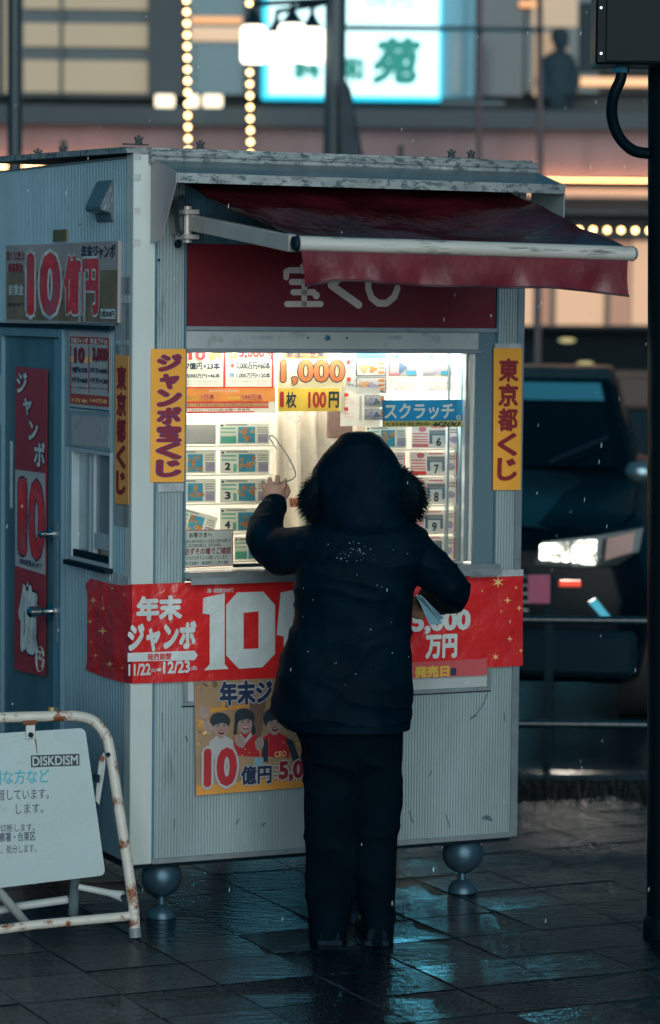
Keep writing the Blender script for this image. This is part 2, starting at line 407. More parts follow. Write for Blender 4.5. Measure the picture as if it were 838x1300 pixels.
def ribs(u0, u1, z0, z1, pitch=.0102, d=.0042, axis='u', base=0.0, holes=()):
    """vertical ribbed sheet; each rib is a real fold"""
    g = G(); n = max(1, int(round((u1-u0)/pitch))); p = (u1-u0)/n; pr = []
    for i in range(n):
        a = u0 + i*p; pr += [(a, 0), (a + p*.22, 0), (a + p*.34, d), (a + p*.84, d), (a + p*.96, 0)]
    pr.append((u1, 0))
    def P(a, b, z): return (a, base - b, z) if axis == 'u' else (base - b, a, z)
    for k in range(len(pr)-1):
        (a, b), (a2, b2) = pr[k], pr[k+1]; am = (a+a2)/2
        segs = [(z0, z1)]
        for (ha, hb, hz0, hz1) in holes:
            if ha < am < hb:
                ns = []
                for s0, s1 in segs:
                    if hz0 > s0: ns.append((s0, min(hz0, s1)))
                    if hz1 < s1: ns.append((max(hz1, s0), s1))
                segs = [x for x in ns if x[1] > x[0]]
        for s0, s1 in segs:
            g.add([P(a, b, s0), P(a2, b2, s0), P(a2, b2, s1), P(a, b, s1)], [(0, 1, 2, 3)])
    return g
zf = lambda py, px=400, v=0: F(px, py, v).z
uf = lambda px, py=650, v=0: F(px, py, v).x
pu = uf(195)                                    # corner post width
# solid walls behind the ribs (inside faces)
wl, wr = uf(234), uf(626); wt = F(237, 414).z; wbz = F(234, 741).z
TH = .03
inner = mat('kiosk_inner_wall', (.60, .57, .52), .6, var=.06)
g = G()
g.box((.004, .006, zb), (wl, TH, zt)); g.box((wr, .006, zb), (ku, TH, zt)); g.box((wl, .006, zb), (wr, TH, wbz)); g.box((wl, .006, F(237,446).z), (wr, TH, zt))
kp('front_wall', g, mat('wall_core', (.20, .26, .29), .5))
kp('front_panel', ribs(pu, ku-.022, zb, F(234, 745).z, base=.0), alu, recalc=False)
kp('front_strip', ribs(pu, wl-.006, F(234, 745).z, zt, base=.0), alu, recalc=False)
kp('front_strip', ribs(wr+.006, ku-.022, F(234, 745).z, zt, base=.0), alu, recalc=False)
kp('front_strip', ribs(wl-.006, wr+.006, F(237, 310).z, zt, base=.002), blue_m, recalc=False)  # ribs under the awning coloured darker for the shade it casts
kp('corner_post', G().box((-.006, -.010, zb-.004), (pu-.002, .05, zt+.004)), post_m, bevel=.003)
kp('corner_post', G().box((ku-.022, -.008, zb-.004), (ku+.004, .05, zt-.002)), trim_m, bevel=.002)
kp('edge_trim', G().box((pu-.001, -.006, zb), (pu+.006, .004, zt-.01)), blue_m)
kp('edge_trim', G().box((wl-.006, -.007, F(234,742).z), (wl, .004, F(237,300).z)), blue_m)
kp('edge_trim', G().box((wr, -.007, F(234,742).z), (wr+.006, .004, F(237,300).z)), blue_m)
kp('bottom_rail', G().box((pu, -.009, zb-.006), (ku-.022, .02, zb+.012)), trim_m, bevel=.002)
# side wall with door and window openings
sv = lambda px, py=650: S(px, py).y
vd0, vd1 = sv(84), sv(4); vw0, vw1 = sv(144), sv(92)
zdt = S(45, 416).z; zdb = zb + .02
zwt, zwb = S(120, 571).z, S(120, 716).z
holes = [(vd0, vd1, zdb, zdt), (vw0, vw1, zwb, zwt)]
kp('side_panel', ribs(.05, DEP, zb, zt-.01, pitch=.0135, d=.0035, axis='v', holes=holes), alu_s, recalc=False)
g = G(); g.box((.006, .05, zb), (TH, vw0, zt)); g.box((.006, vw0, zb), (TH, vw1, zwb)); g.box((.006, vw0, zwt), (TH, vw1, zt)); g.box((.006, vw1, zb), (TH, vd0, zt)); g.box((.006, vd0, zdt), (TH, vd1, zt)); g.box((.006, vd1, zb), (TH, DEP, zt))
kp('side_wall', g, mat('wall_core', (.2, .26, .29)))
kp('far_wall', G().box((ku-TH, TH, zb), (ku, DEP, zt-.005)), alu)
kp('rear_wall', G().box((TH, DEP-TH, zb), (ku-TH, DEP, zt-.005)), alu)
kp('floor_plate', G().box((0, .02, zb-.022), (ku-.01, DEP, zb-.007)), dark_gap)
kp('roof', G().prism([(-.03, -.012, zt+.005), (ku+.02, -.012, zt+.005), (ku+.02, DEP+.02, zt+.03), (-.03, DEP+.02, zt+.03)], (0, 0, .018)), weather_m)
kp('roof_rail', G().box((pu*.6, -.03, zt-.026), (ku+.03, -.0125, zt+.016)).box((pu*.6, -.036, zt-.004), (ku+.03, -.0305, zt+.002)), weather_m, bevel=.002)
for a in (.12, ku-.12):
    for b in (1.0, DEP-.2):
        kp('support_foot', G().lathe((a, b, 0), [(.05, 0), (.05, .012), (.018, .02), (.018, zb-.023)], 12), dark_gap)
def wing_nut(p):
    g = G(); g.lathe(p, [(.011, 0), (.011, .008), (.005, .010), (.005, .027)], 10)
    g.tube([Vector(p)+Vector((-.013, 0, .021)), Vector(p)+Vector((-.008, 0, .012)), Vector(p)+Vector((.008, 0, .012)), Vector(p)+Vector((.013, 0, .021))], .004, 6)
    g.box(Vector(p)+Vector((-.05, -.006, -.004)), Vector(p)+Vector((.03, .006, .001))); kp('wing_nut', g, mat('dark_bolt', (.03, .045, .05), .5))
for px, py in ((50, 208), (82, 209), (178, 194)): q = S(px, py, 0.0); wing_nut((q.x-.005, q.y, zt+.03))
for px in (256, 575, 600): q = F(px, 196, 0); wing_nut((q.x, .01, zt+.025))

# red sign board with the painted word
board = kp('sign_board', G().box((wl+.003, -.004, F(237,416).z+.002), (wr-.002, .008, F(237,309).z)), maroon, bevel=.002)
fb = Face('F', -.004, board, step=.0012)
fb.strokes([[(363, 352), (363, 345), (368, 343), (402, 343), (408, 346), (408, 352)], [(384, 338), (384, 344)],
            [(370, 358), (403, 358)], [(372, 371), (398, 371)], [(386, 358), (386, 386)], [(364, 386), (407, 386)]], 7, cream)
fb.blob(401, 375, 4.5, 5, cream, 2.2, name='lettering')
fb.strokes([[(446, 340), (420, 362), (455, 387)]], 9, cream, 2.6)
fb.strokes([[(467, 335), (467, 366), (471, 378), (480, 385), (490, 385), (500, 377), (504, 366)], [(487, 346), (490, 352)], [(497, 343), (500, 350)]], 8, cream, 2.6)
kp('sign_trim', G().box((wl, -.011, F(237,419).z), (wr, .009, F(237,415).z+.002)), trim_m)
# shutter box above the window
g = G().box((wl, -.006, F(237, 443).z), (uf(604), .02, F(237, 419.5).z-.001)); sh = kp('shutter_box', g, mat('shutter_box_paint', (.46, .52, .52), .4, .2, var=.06, dirt=(.2,.22,.23), dscale=20, damt=.4), bevel=.002)
kp('shutter_lip', G().box((wl, -.013, F(237, 448).z), (uf(606), .015, F(237, 442.5).z)), trim_m, bevel=.0015)
g = G(); q = F(415, 429, -.006); g.tube([q, q+Vector((0, -.010, 0))], [.010, .008], 14); kp('lock', g, chrome, smooth=True)
for px in (391, 440): q = F(px, 429, -.006); kp('screw', G().tube([q, q+Vector((0, -.003, 0))], .003, 8), dark_gap)
for x0, x1 in ((318, 347), (485, 510)): 
    fb2 = Face('F', -.0062, kio); fb2.rect(x0, 426, x1, 431, clear_tape, 1, 'tape_mark')
# window surround: reveals, sash, glass
wlx, wrx = wl, uf(592); wtop = F(300, 447).z; wbot = F(300, 722).z
kp('jamb', G().box((uf(601), -.003, F(610, 716).z-.004), (wr-.001, .012, F(237, 421).z)), mat('smooth_jamb', (.19, .29, .34), .28, .5, var=.12, vscale=3, stretch=(1, 1, .3)))
for px0, px1, m_ in ((591, 594, trim_m), (596, 600, mat('white_sash', (.6, .6, .56), .4))):
    kp('sash', G().box((uf(px0), .006, wbot), (uf(px1), .03, wtop)), m_)
kp('sash', G().box((uf(577), .055, wbot), (uf(579.5), .07, wtop)), trim_m)
kp('sash', G().box((wl, .006, wbot), (wl+.008, .04, wtop)), trim_m)
def glass_mat():
    m = bpy.data.materials.new('wet_window_glass'); m.use_nodes = True; n = m.node_tree.nodes; l = m.node_tree.links; n.clear()
    o = n.new('ShaderNodeOutputMaterial'); t = n.new('ShaderNodeBsdfTransparent'); g = n.new('ShaderNodeBsdfGlossy'); mx = n.new('ShaderNodeMixShader'); fr = n.new('ShaderNodeFresnel')
    t.inputs[0].default_value = (.97, .98, .96, 1); g.inputs['Roughness'].default_value = .06; fr.inputs[0].default_value = 1.45
    tc = n.new('ShaderNodeTexCoord'); nz = n.new('ShaderNodeTexNoise'); nz.inputs['Scale'].default_value = 70; bp = n.new('ShaderNodeBump'); bp.inputs['Strength'].default_value = .35; bp.inputs['Distance'].default_value = .003
    l.new(tc.outputs['Object'], nz.inputs['Vector']); l.new(nz.outputs['Fac'], bp.inputs['Height']); l.new(bp.outputs[0], g.inputs['Normal'])
    l.new(fr.outputs[0], mx.inputs[0]); l.new(t.outputs[0], mx.inputs[1]); l.new(g.outputs[0], mx.inputs[2]); l.new(mx.outputs[0], o.inputs[0]); return m
GL = glass_mat()
gl = kp('window_pane', G().box((wl+.002, .008, wbot), (uf(596), .011, wtop)), GL)
# condensation rings and smears left on the pane (white marks seen at the middle)
smear = bpy.data.materials.new('water_smear'); smear.use_nodes = True
_b = smear.node_tree.nodes['Principled BSDF']; _b.inputs['Base Color'].default_value = (.9, .88, .85, 1); _b.inputs['Alpha'].default_value = .45; _b.inputs['Roughness'].default_value = .3
g = G()
for (cx, cy, rx, ry, a0, a1) in ((384, 566, 6, 8, 0, 330), (408, 572, 9, 8, 150, 380), (402, 580, 7, 5, 30, 300), (369, 590, 4, 6, 0, 300), (352, 583, 3, 5, 60, 360), (414, 566, 5, 4, 180, 400), (376, 531, 6, 5, 0, 350), (366, 528, 4, 3, 0, 300)):
    pts = [F(cx + rx*math.cos(R(a0+(a1-a0)*k/14)), cy + ry*math.sin(R(a0+(a1-a0)*k/14)), .0075) for k in range(15)]
    g.tube(pts, .0012, 5)
kp('water_mark', g, smear)
# counter ledge
lz = F(234, 726).z
g = G().box((wl-.002, -.055, F(234,741,-.05).z+.010), (wr+.001, .10, F(234,727,-.03).z))
led = kp('counter_ledge', g, mat('ledge_metal', (.42, .46, .46), .2, .6, var=.2, vscale=12, bump=.4, bscale=40), bevel=.003)
kp('ledge_rail', G().box((wl, -.061, F(234,741,-.05).z-.004), (wr+.003, -.0555, F(234,741,-.05).z+.016)), trim_m)
# hatch below the counter, mostly behind the banner
g = G(); hz0, hz1 = F(232, 896).z, F(232, 750).z; ha, hb = uf(231, 880), uf(621, 880)
fw = .014
g.box((ha, -.016, hz0), (hb, -.0065, hz0+fw)); g.box((ha, -.016, hz1-fw), (hb, -.0065, hz1)); g.box((ha, -.016, hz0+fw), (ha+fw, -.0065, hz1-fw)); g.box((hb-fw, -.016, hz0+fw), (hb, -.0065, hz1-fw))
hf = kp('hatch_frame', g, trim_m, bevel=.002)
kp('hatch', G().box((ha+fw, -.0095, hz0+fw), (hb-fw, -.0055, hz1-fw)), mat('hatch_paint', (.44, .50, .50), .4, .1, var=.08))
kp('hatch_shadow_gap', G().box((ha-.003, -.0075, hz0-.004), (hb+.003, -.0045, hz0-.0005)), dark_gap)
# small fittings, scuffs
for px, py in ((202, 330), (203, 470)): q = F(px, py, -.01); kp('bolt', G().ball(q, .004, 8, 6), dark_gap)

# ---- awning -----------------------------------------------------------------
hd = .215
def tilt_pt(u, v, z): return (u, v, z)
zh = F(225, 219, -hd).z; zl = F(225, 231, -hd).z; hu0 = F(206, 212, -.1).x+.002; hu1 = F(716, 240, -hd).x
hous = kp('awning_housing', G().prism([(hu0, -.036, zt-.016), (hu0, -hd, zh), (hu0, -hd, zl), (hu0, -hd+.02, zl), (hu0, -hd+.02, zh-.008), (hu0, -.036, zt-.030)], (hu1-hu0, 0, 0)), mat('housing_metal', (.20, .24, .25), .3, .4, var=.3, vscale=10, bump=.6, bscale=70, dirt=(.5,.5,.46), dscale=30, damt=.4, stretch=(.3,1,1), thresh=.62))
mk('lip', G().box((hu0-.001, -hd-.006, zl-.002), (hu1+.001, -hd-.0005, zh-.001)), weather_m, hous, K)
lp = [S(188, 199, hu0), S(207, 207, hu0), S(225, 218, hu0), S(224, 230, hu0), S(205, 306, hu0), S(187, 309, hu0)]
def endplate(uu):
    pts = [(uu, -.002, zt-.01), (uu, -.10, zt-.03), (uu, -hd-.001, zh), (uu, -hd-.001, zl-.002), (uu, -.09, F(200, 306, -.09).z), (uu, -.002, F(187, 309).z)]
    return kp('end_plate', G().prism(pts, (-.004, 0, 0)), plate_m)
endplate(hu0)
pts = [(hu1, -.002, zt-.02), (hu1, -hd-.001, zh), (hu1, -hd+.002, zl-.10), (hu1, -.002, zl-.06)]
kp('end_plate', G().prism(pts, (.004, 0, 0)), mat('right_end_plate', (.30, .38, .40), .4))
AD = .90
b0 = F(377, 309, -AD); b1 = F(803, 322, -AD)
br = .0215; zbar = (b0.z + b1.z)/2
ua0, ua1 = b0.x, b1.x
awn = kp('front_bar', G().tube([(ua0, -AD, b0.z), (ua0+.002, -AD, b0.z), (ua1-.002, -AD, b1.z), (ua1, -AD, b1.z)], [br*.9, br, br, br*.85], 20), mat('weathered_bar', (.60, .60, .55), .35, .2, var=.1, vscale=10, dirt=(.03,.045,.05), dscale=9, damt=1, stretch=(.22,1,3), thresh=.56, bump=.3, bscale=60), smooth=True)
mk('end_cap', G().tube([(ua0-.012, -AD, b0.z), (ua0+.001, -AD, b0.z)], [br*.85, br*1.12], 20), dark_gap, awn, K, smooth=True)
mk('end_cap', G().tube([(ua1-.001, -AD, b1.z), (ua1+.010, -AD, b1.z)], [br*1.08, br*.8], 20), mat('grey_cap', (.25,.3,.32), .4), awn, K, smooth=True)
# canopy: sags between housing and bar, with folds
nU, nV = 90, 40; g = G(); vs = []
u_in0, u_in1 = F(233, 245, -.1).x, F(648, 250, -.1).x
z_in = zl + .004
for j in range(nV+1):
    t = j/nV; v = -.09 - (AD-.09)*t
    for i in range(nU+1):
        s = i/nU; uu = (u_in0*(1-t) + (ua0+.006)*t)*(1-s) + (u_in1*(1-t) + (ua1-.006)*t)*s
        zz = z_in*(1-t) + ((b0.z*(1-s)+b1.z*s) + br*.6)*t
        sag = -.075*math.sin(math.pi*t)**1.2*(math.sin(math.pi*min(1, max(0, s)))**.5)
        wv = .010*math.sin(math.pi*t)*noise.noise(Vector((uu*5, v*9, 3))) + .006*math.sin(math.pi*t)*math.sin(uu*9 + v*11)
        vs.append((uu, v, zz + sag + wv))
fs = [(j*(nU+1)+i, j*(nU+1)+i+1, (j+1)*(nU+1)+i+1, (j+1)*(nU+1)+i) for j in range(nV) for i in range(nU)]
n0 = len(vs); vs += [(a, b, c-.002) for a, b, c in vs]; fs += [tuple(k+n0 for k in reversed(f)) for f in fs]
g.add(vs, fs); kp('canopy', g, fabric, smooth=True, recalc=False)
# valance
vs = []; nV = 10; nU = 160
for i in range(nU+1):
    s = i/nU; uu = ua0 + .012 + (ua1-ua0-.03)*s
    ht = .078 + .022*max(0, 1-s*12) + .012*math.sin(s*3.1) + .028*max(0, (s-.72)/.28)**1.5 + .004*noise.noise(Vector((s*9, 0, 0)))
    for j in range(nV+1):
        t = j/nV; wv = (.012*noise.noise(Vector((s*14, t*1.2, 0))) + .010*math.sin(s*23)*t)*t
        vs.append((uu + .012*t*(1-s*1.4) , -AD-.004 + wv - .006*t, (b0.z*(1-s)+b1.z*s) - br*.85 - ht*t))
fs = [(i*(nV+1)+j, (i+1)*(nV+1)+j, (i+1)*(nV+1)+j+1, i*(nV+1)+j+1) for i in range(nU) for j in range(nV)]
n0 = len(vs); vs += [(a, b+.0025, c) for a, b, c in vs]; fs += [tuple(k+n0 for k in reversed(f)) for f in fs]
val = kp('valance', G().add(vs, fs), valance_m, smooth=True, recalc=False)
hem = G().tube([(vs[i*(nV+1)+nV][0], vs[i*(nV+1)+nV][1]-.001, vs[i*(nV+1)+nV][2]) for i in range(0, nU+1, 2)], .0035, 6)
mk('hem', hem, mat('dark_hem', (.05, .015, .03), .5), val, K, smooth=True)
# folding arm
A0 = F(246, 283, -.12); A1 = F(372, 309, -AD+.05)
g = G(); d = (A1-A0); side = Vector((0, 0, 1)); n_ = d.cross(side).normalized()
up = n_.cross(d).normalized()*-1
def beam(g, a, b, w_, h_):
    d = (b-a).normalized(); n1 = d.cross(Vector((0,0,1))).normalized(); n2 = n1.cross(d)
    ring = lambda p: [p+n1*w_+n2*h_, p-n1*w_+n2*h_, p-n1*w_-n2*h_, p+n1*w_-n2*h_]
    g.add(ring(a)+ring(b), [(3,2,1,0),(4,5,6,7),(0,1,5,4),(1,2,6,5),(2,3,7,6),(3,0,4,7)])
beam(g, A0, A1, .014, .024)
arm_m = mat('arm_enamel', (.52, .50, .47), .35, .2, var=.08, dirt=(.2,.2,.2), dscale=12, damt=.4)
arm = kp('folding_arm', g, arm_m, bevel=.003)
c0 = F(238, 285, -.09)
mk('bracket', G().box(c0+Vector((-.02, -.03, -.045)), c0+Vector((.028, .05, -.030))).box(c0+Vector((-.02,-.03,.030)), c0+Vector((.028,.05,.045))).box(c0+Vector((-.02,.035,-.03)), c0+Vector((.01,.09,.03))), arm_m, arm, K, bevel=.002)
mk('pivot', G().tube([c0+Vector((0,0,-.055)), c0+Vector((0,0,.055))], .014, 14), arm_m, arm, K, smooth=True)
c1 = F(230, 280, -.06)
mk('spring_cover', G().prism([c1+Vector((-.03,0,.06)), c1+Vector((-.005,0,.08)), c1+Vector((.012,0,.02)), c1+Vector((.006,0,-.07)), c1+Vector((-.02,0,-.04))], (0,-.035,0)), mat('black_cover', (.02,.035,.045), .2, coat=.5), arm, K, bevel=.004)
#A2 g = G(); beam(g, A2, Vector((ua1-.25, -AD+.05, zbar)), .014, .022); kp('folding_arm', g, arm_m)
q = F(226, 310, -.02); kp('cable_clip', G().ball(q, .012, 8, 6).tube([q, q+Vector((.0,-.01,.05))], .004, 6), dark_gap)

# ---- side fittings -----------------------------------------------------------
# wedge-shaped lamp
y0, y1 = S(146, 255).y, S(126, 255).y; z_ = lambda py: S(135, py).z
pr = [(0, z_(229)), (-.008, z_(229)), (-.048, z_(262)), (-.046, z_(268)), (-.014, z_(272)), (-.010, z_(282)), (0, z_(282))]
lampw = kp('side_lamp', G().prism([(a, y0, z) for a, z in pr], (0, y1-y0, 0)), mat('lamp_housing', (.20, .25, .28), .25, .6, bump=.6, bscale=60), bevel=.003)
q = S(103, 285); kp('bolt', G().ball(q, .006, 8, 6), dark_gap)
q0, q1 = S(70, 292), S(87, 306); kp('label_plate', G().box((-.008, q0.y, q0.z), (-.002, q1.y, q1.z)), mat('brass_plate', (.2, .17, .08), .5, .4))
# door
frame_g = G(); fo = .018
frame_g.box((-fo, vd0-.002, zdb), (.02, vd0+.028, zdt)); frame_g.box((-fo, vd1-.03, zdb), (.02, vd1, zdt)); frame_g.box((-fo, vd0+.028, zdt-.03), (.02, vd1-.03, zdt)); frame_g.box((-fo, vd0, zdb-.02), (.02, vd1, zdb-.001))
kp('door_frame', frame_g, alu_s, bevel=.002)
door = kp('door', G().box((-.004, vd0+.03, zdb), (.02, vd1-.032, zdt-.032)), door_m)
mk('door_stile', G().box((-.016, vd0+.031, zdb+.002), (-.0045, vd0+.075, zdt-.034)), mat('door_stile_paint', (.12, .30, .40), .35, .2, var=.12, stretch=(1,1,.3)), door, K)
kp('door_top_trim', G().box((-.024, vw0-.02, zdt+.001), (.0, DEP-.1, zdt+.014)), dark_gap)
def knob(px, py, r, L):
    q = S(px, py, -.016); g = G(); pr = [(0, r*1.5), (-.006, r*1.5), (-.008, r*.6), (-L*.4, r*.6), (-L*.5, r), (-L*.9, r*.95), (-L, r*.5)]
    g.tube([q+Vector((a, 0, 0)) for a, _ in pr], [b for _, b in pr], 16); mk('door_knob', g, chrome, door, K, smooth=True)
knob(66, 678, .013, .045); knob(66, 776, .019, .085)
mk('latch_plate', G().box((-.0185, vd0+.032, S(78, 815).z), (-.016, vd0+.05, S(78, 663).z)), trim_m, door, K)
g = G(); q = S(5, 475); q2 = S(5, 540); g.tube([(-.02, q.y, q.z), (-.02, q.y, q2.z)], .012, 12); kp('door_hinge', g, trim_m, smooth=True)
mk('door_sticker', G().box((-.0055, S(16, 600).y+.012, S(16, 645).z), (-.0045, S(19, 600).y+.012, S(16, 560).z)), white_v, door, K)
q = S(74, 900); kp('door_stop', G().box((-.03, q.y-.01, q.z-.006), (-.018, q.y+.012, q.z+.006)), gold)
# side window
g = G(); e = .02
g.box((-.012, vw0, zwt-.012), (.02, vw1, zwt)); g.box((-.012, vw0, zwb), (.02, vw1, zwb+.012)); g.box((-.012, vw0, zwb+.012), (.02, vw0+.008, zwt-.012)); g.box((-.012, vw1-.024, zwb+.012), (.02, vw1, zwt-.012))
sw = kp('side_window', g, mat('window_frame_paint', (.42, .52, .56), .35, .2, var=.08))
mid = (vw0+vw1)/2
mk('sash', G().box((0, mid-.008, zwb+.012), (.018, mid+.010, zwt-.012)).box((.004, mid+.035, zwb+.012), (.02, mid+.05, zwt-.012)).box((.002, vw0+.008, zwb+.05), (.018, mid-.008, zwb+.10)), mat('window_frame_paint', (.4,.5,.55)), sw, K, bevel=.001)
mk('sash_pane', G().box((.010, vw0+.008, zwb+.10), (.013, mid-.008, zwt-.012)), mat('frosted_pane', (.16, .20, .25), .3, var=.1), sw, K)
mk('sash_pane', G().box((.014, mid+.010, zwb+.012), (.017, vw1-.024, zwt-.012)), mat('pale_pane', (.22, .34, .40), .2, var=.1), sw, K)
mk('sill', G().box((-.03, vw0-.004, zwb-.016), (.0, vw1+.004, zwb-.001)), dark_gap, sw, K)
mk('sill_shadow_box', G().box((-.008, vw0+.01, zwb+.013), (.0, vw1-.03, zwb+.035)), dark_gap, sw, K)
kp('window_header', G().box((-.008, sv(143), S(120,571).z+.001), (.0, sv(84)-.003, S(120, 418).z)), mat('header_blue', (.22, .33, .39), .45, .1, var=.12), bevel=.002)
kp('cover_strip', G().box((-.006, sv(166), S(155,668).z), (.0, sv(147), S(155, 352).z)), mat('grey_cover_strip', (.33, .37, .40), .5, .1, var=.15, dirt=(.12,.14,.16), dscale=14, damt=.7))
# tape
for (x0, y0_, x1, y1_) in ((150, 374, 167, 385), (150, 432, 165, 438), (122, 724, 142, 737), (146, 727, 166, 747)):
    a, b = S(x0, y0_), S(x1, y1_); kp('tape', G().box((-.0072, b.y, b.z), (-.0062 if x0 > 145 and y0_ < 600 else -.004, a.y, a.z)), clear_tape)
for py in (180+18, 180+45, 180+88, 180+128): 
    a = F(172, py, -.010); kp('tape', G().box((-.0075, -.0105, a.z-.012), (.018, -.0102, a.z+.010)), clear_tape)

# ---- interior ------------------------------------------------------------------
zc = F(237, 430).z
kp('ceiling_panel', G().box((TH, TH, zt-.03), (ku-TH, DEP-TH, zt-.01)), inner)
kp('inner_lining', G().box((TH+.001, .60, zb+.02), (ku-TH-.001, .62, zt-.03)).box((TH+.001, .035, zb+.02), (TH+.01, .60, zt-.03)).box((ku-TH-.01, .035, zb+.02), (ku-TH-.001, .60, zt-.03)), inner)
kp('inner_counter', G().box((wl, .101, lz-.04), (ku-TH, .55, lz-.01)), inner)
tube_m = glow('fluorescent_tube', (1.0, .95, .86), 9.0)
kp('lamp_tube', G().tube([(wl+.03, .030, wtop+.045), (wr-.06, .030, wtop+.045)], .013, 12), tube_m)
kp('lamp_tube', G().tube([(wl+.05, .33, zt-.06), (wr-.03, .33, zt-.06)], .02, 12), tube_m)
def area(name, loc, size, sy, power, col, rot, space=K):
    ld = bpy.data.lights.new(name, 'AREA'); ld.shape = 'RECTANGLE'; ld.size = size; ld.size_y = sy; ld.energy = power; ld.color = col
    o = bpy.data.objects.new(name, ld); sc.collection.objects.link(o); o.parent = kio
    W = space @ Matrix.Translation(loc) @ rot; o.matrix_parent_inverse = I4; o.matrix_basis = WM[kio].inverted() @ W; return o
area('lamp_light', ((wl+wr)/2, .028, wtop+.028), wr-wl-.1, .02, 14.0, (1, .97, .92), Matrix.Rotation(R(22), 4, 'X'))
area('lamp_light', ((wl+wr)/2, .33, zt-.09), .8, .3, 95.0, (1, .96, .89), I4)
DV = .115
kp('rack_side', G().box((F(584, 600, DV-.03).x, DV-.03, lz-.01), (F(590, 600, DV-.03).x, DV+.02, wtop+.01)), mat('rack_side_paint', (.16, .24, .28), .4))
# curtain behind the middle of the window
vs = []; nU = 70; cu0, cu1 = F(330, 500, .25).x, F(500, 500, .25).x; ct, cb = wtop+.02, lz
for i in range(nU+1):
    s = i/nU; uu = cu0+(cu1-cu0)*s; dv = .018*math.sin(s*46) + .008*math.sin(s*17+1)
    vs += [(uu, .25+dv, ct), (uu + .03*math.sin(s*3), .25+dv*1.4, cb)]
kp('curtain', G().add(vs, [(2*i, 2*i+2, 2*i+3, 2*i+1) for i in range(nU)]), mat('cream_curtain', (.60, .52, .43), .8, var=.08), smooth=True, recalc=False)
a, b = F(416, 478, .22), F(440, 556, .22); kp('dark_cushion', G().box((a.x, .215, b.z), (b.x+.02, .225, a.z)), mat('brown_cloth', (.10, .055, .045), .8, var=.3), bevel=.003)
# display racks: backing with a shelf lip under each row
rackm = mat('white_acrylic', (.88, .86, .82), .3, var=.03, trans=.65)
DV = .115
for (x0, x1, rows) in ((232, 346, (566, 603, 640, 678, 714)), (470, 583, (571, 607, 643, 678, 712))):
    a = F(x0, 530, DV); b = F(x1, 716, DV)
    rk = kp('display_rack', G().box((max(a.x, wl+.003), DV+.006, b.z-.02), (min(b.x, uf(598)), DV+.010, F(x0, 526, DV).z)), rackm)
    for y in rows:
        q = F(x0, y, DV); mk('shelf_lip', G().box((max(a.x, wl+.003), DV-.012, q.z-.004), (min(b.x, uf(598)), DV+.006, q.z)), rackm, rk, K)
kp('dark_slot', G().box((F(297,717,.05).x, .04, F(300,716,.05).z-.01), (F(420,717,.05).x, .06, F(300,716,.05).z)), dark_gap)

# ================================================================ PRINTED THINGS ON THE KIOSK
wp = paper('white_paper', (.80, .78, .72)); cp = paper('cream_paper', (.84, .80, .62)); ypap = paper('yellow_paper', (.88, .66, .12)); opap = paper('orange_paper', (.85, .36, .10))
bluep = paper('blue_paper', (.01, .22, .38)); gpap = paper('grey_paper', (.55, .54, .52))
pi = lambda n, c: mat(n, c, .6, trans=.4)
r_ink = pi('red_print', (.72, .06, .05)); k_ink = pi('dark_print', (.03, .06, .09)); o_ink = pi('orange_print', (.85, .30, .10)); g_ink = pi('green_print', (.16, .55, .45))
b_ink = pi('blue_print', (.08, .38, .55)); p_ink = pi('violet_print', (.48, .42, .58)); pk_ink = pi('pink_print', (.78, .22, .28)); w_ink = pi('white_print', (.85, .83, .78))
t_ink = pi('tan_print', (.72, .42, .22)); y_ink = pi('yellow_print', (.90, .66, .12)); gr_ink = pi('grey_print', (.35, .36, .38)); s_ink = pi('slate_print', (.14, .22, .32))

# yellow hanging signs
o, f = sheet('yellow_sign', 'F', -.014, [(192, 443), (236, 443), (234, 612), (191, 612)], yellow, 'yellow vertical sign with purple lettering left of the lit window', 'sign')
f.column('ジャンボ宝くじ', 200, 450, 229, 606, dred, 3, .035, purple, .045, .06)
o, f = sheet('yellow_sign', 'F', -.014, [(627, 442), (663, 442), (661, 622), (626, 622)], yellow, 'yellow vertical sign with dark red lettering right of the lit window', 'sign')
f.column('東京都くじ', 633, 455, 656, 612, dred, 3, .04, None, 0, .06)
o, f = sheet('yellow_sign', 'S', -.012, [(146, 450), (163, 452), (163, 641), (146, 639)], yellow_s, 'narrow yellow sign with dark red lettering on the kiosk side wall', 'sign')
f.column('東京都くじ', 149, 464, 160, 632, dred, 3, .05, None, 0, .08)
for px0, py, px1, kind in ((200, 614, 233, 'F'), (628, 436, 662, 'F')):
    Face('F', -.010, kio).rect(px0, py, px1, py+10, clear_tape, 1, 'tape')

# big side board
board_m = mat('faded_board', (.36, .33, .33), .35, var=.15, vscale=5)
nt_ = board_m.node_tree
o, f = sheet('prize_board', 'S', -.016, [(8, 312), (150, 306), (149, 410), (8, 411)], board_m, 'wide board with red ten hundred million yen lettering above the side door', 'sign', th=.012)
f.rect(9, 345, 149, 409, mat('bronze_print', (.20, .15, .09), .4, var=.35, vscale=9), 1)
f.text('10', 35, 321, 78, 402, red, 4, .05, white_v, .05); f.text('億円', 82, 324, 126, 400, red, 4, .05, white_v, .04)
f.text('年末ジャンボ', 104, 311, 147, 328, navy, 3, .03); f.text('宝くじ史上', 9, 319, 32, 330, dred, 3, .03); f.text('最高賞金', 11, 334, 30, 345, dred, 3, .03)
f.text('前賞金', 12, 361, 31, 375, white_v, 3, .03); f.text('合わせて', 10, 384, 33, 389, navy, 3, .03)
f.rect(128, 392, 147, 405, white_v, 2); f.text('1枚300円', 129, 394, 146, 403, navy, 3, .03)
kb = mk('reflection_glare', G(), white_v, o) if False else None
for x0, x1 in ((101, 104), (107, 110)): f.rect(x0, 345, x1, 409, clear_tape, 5, 'tape')

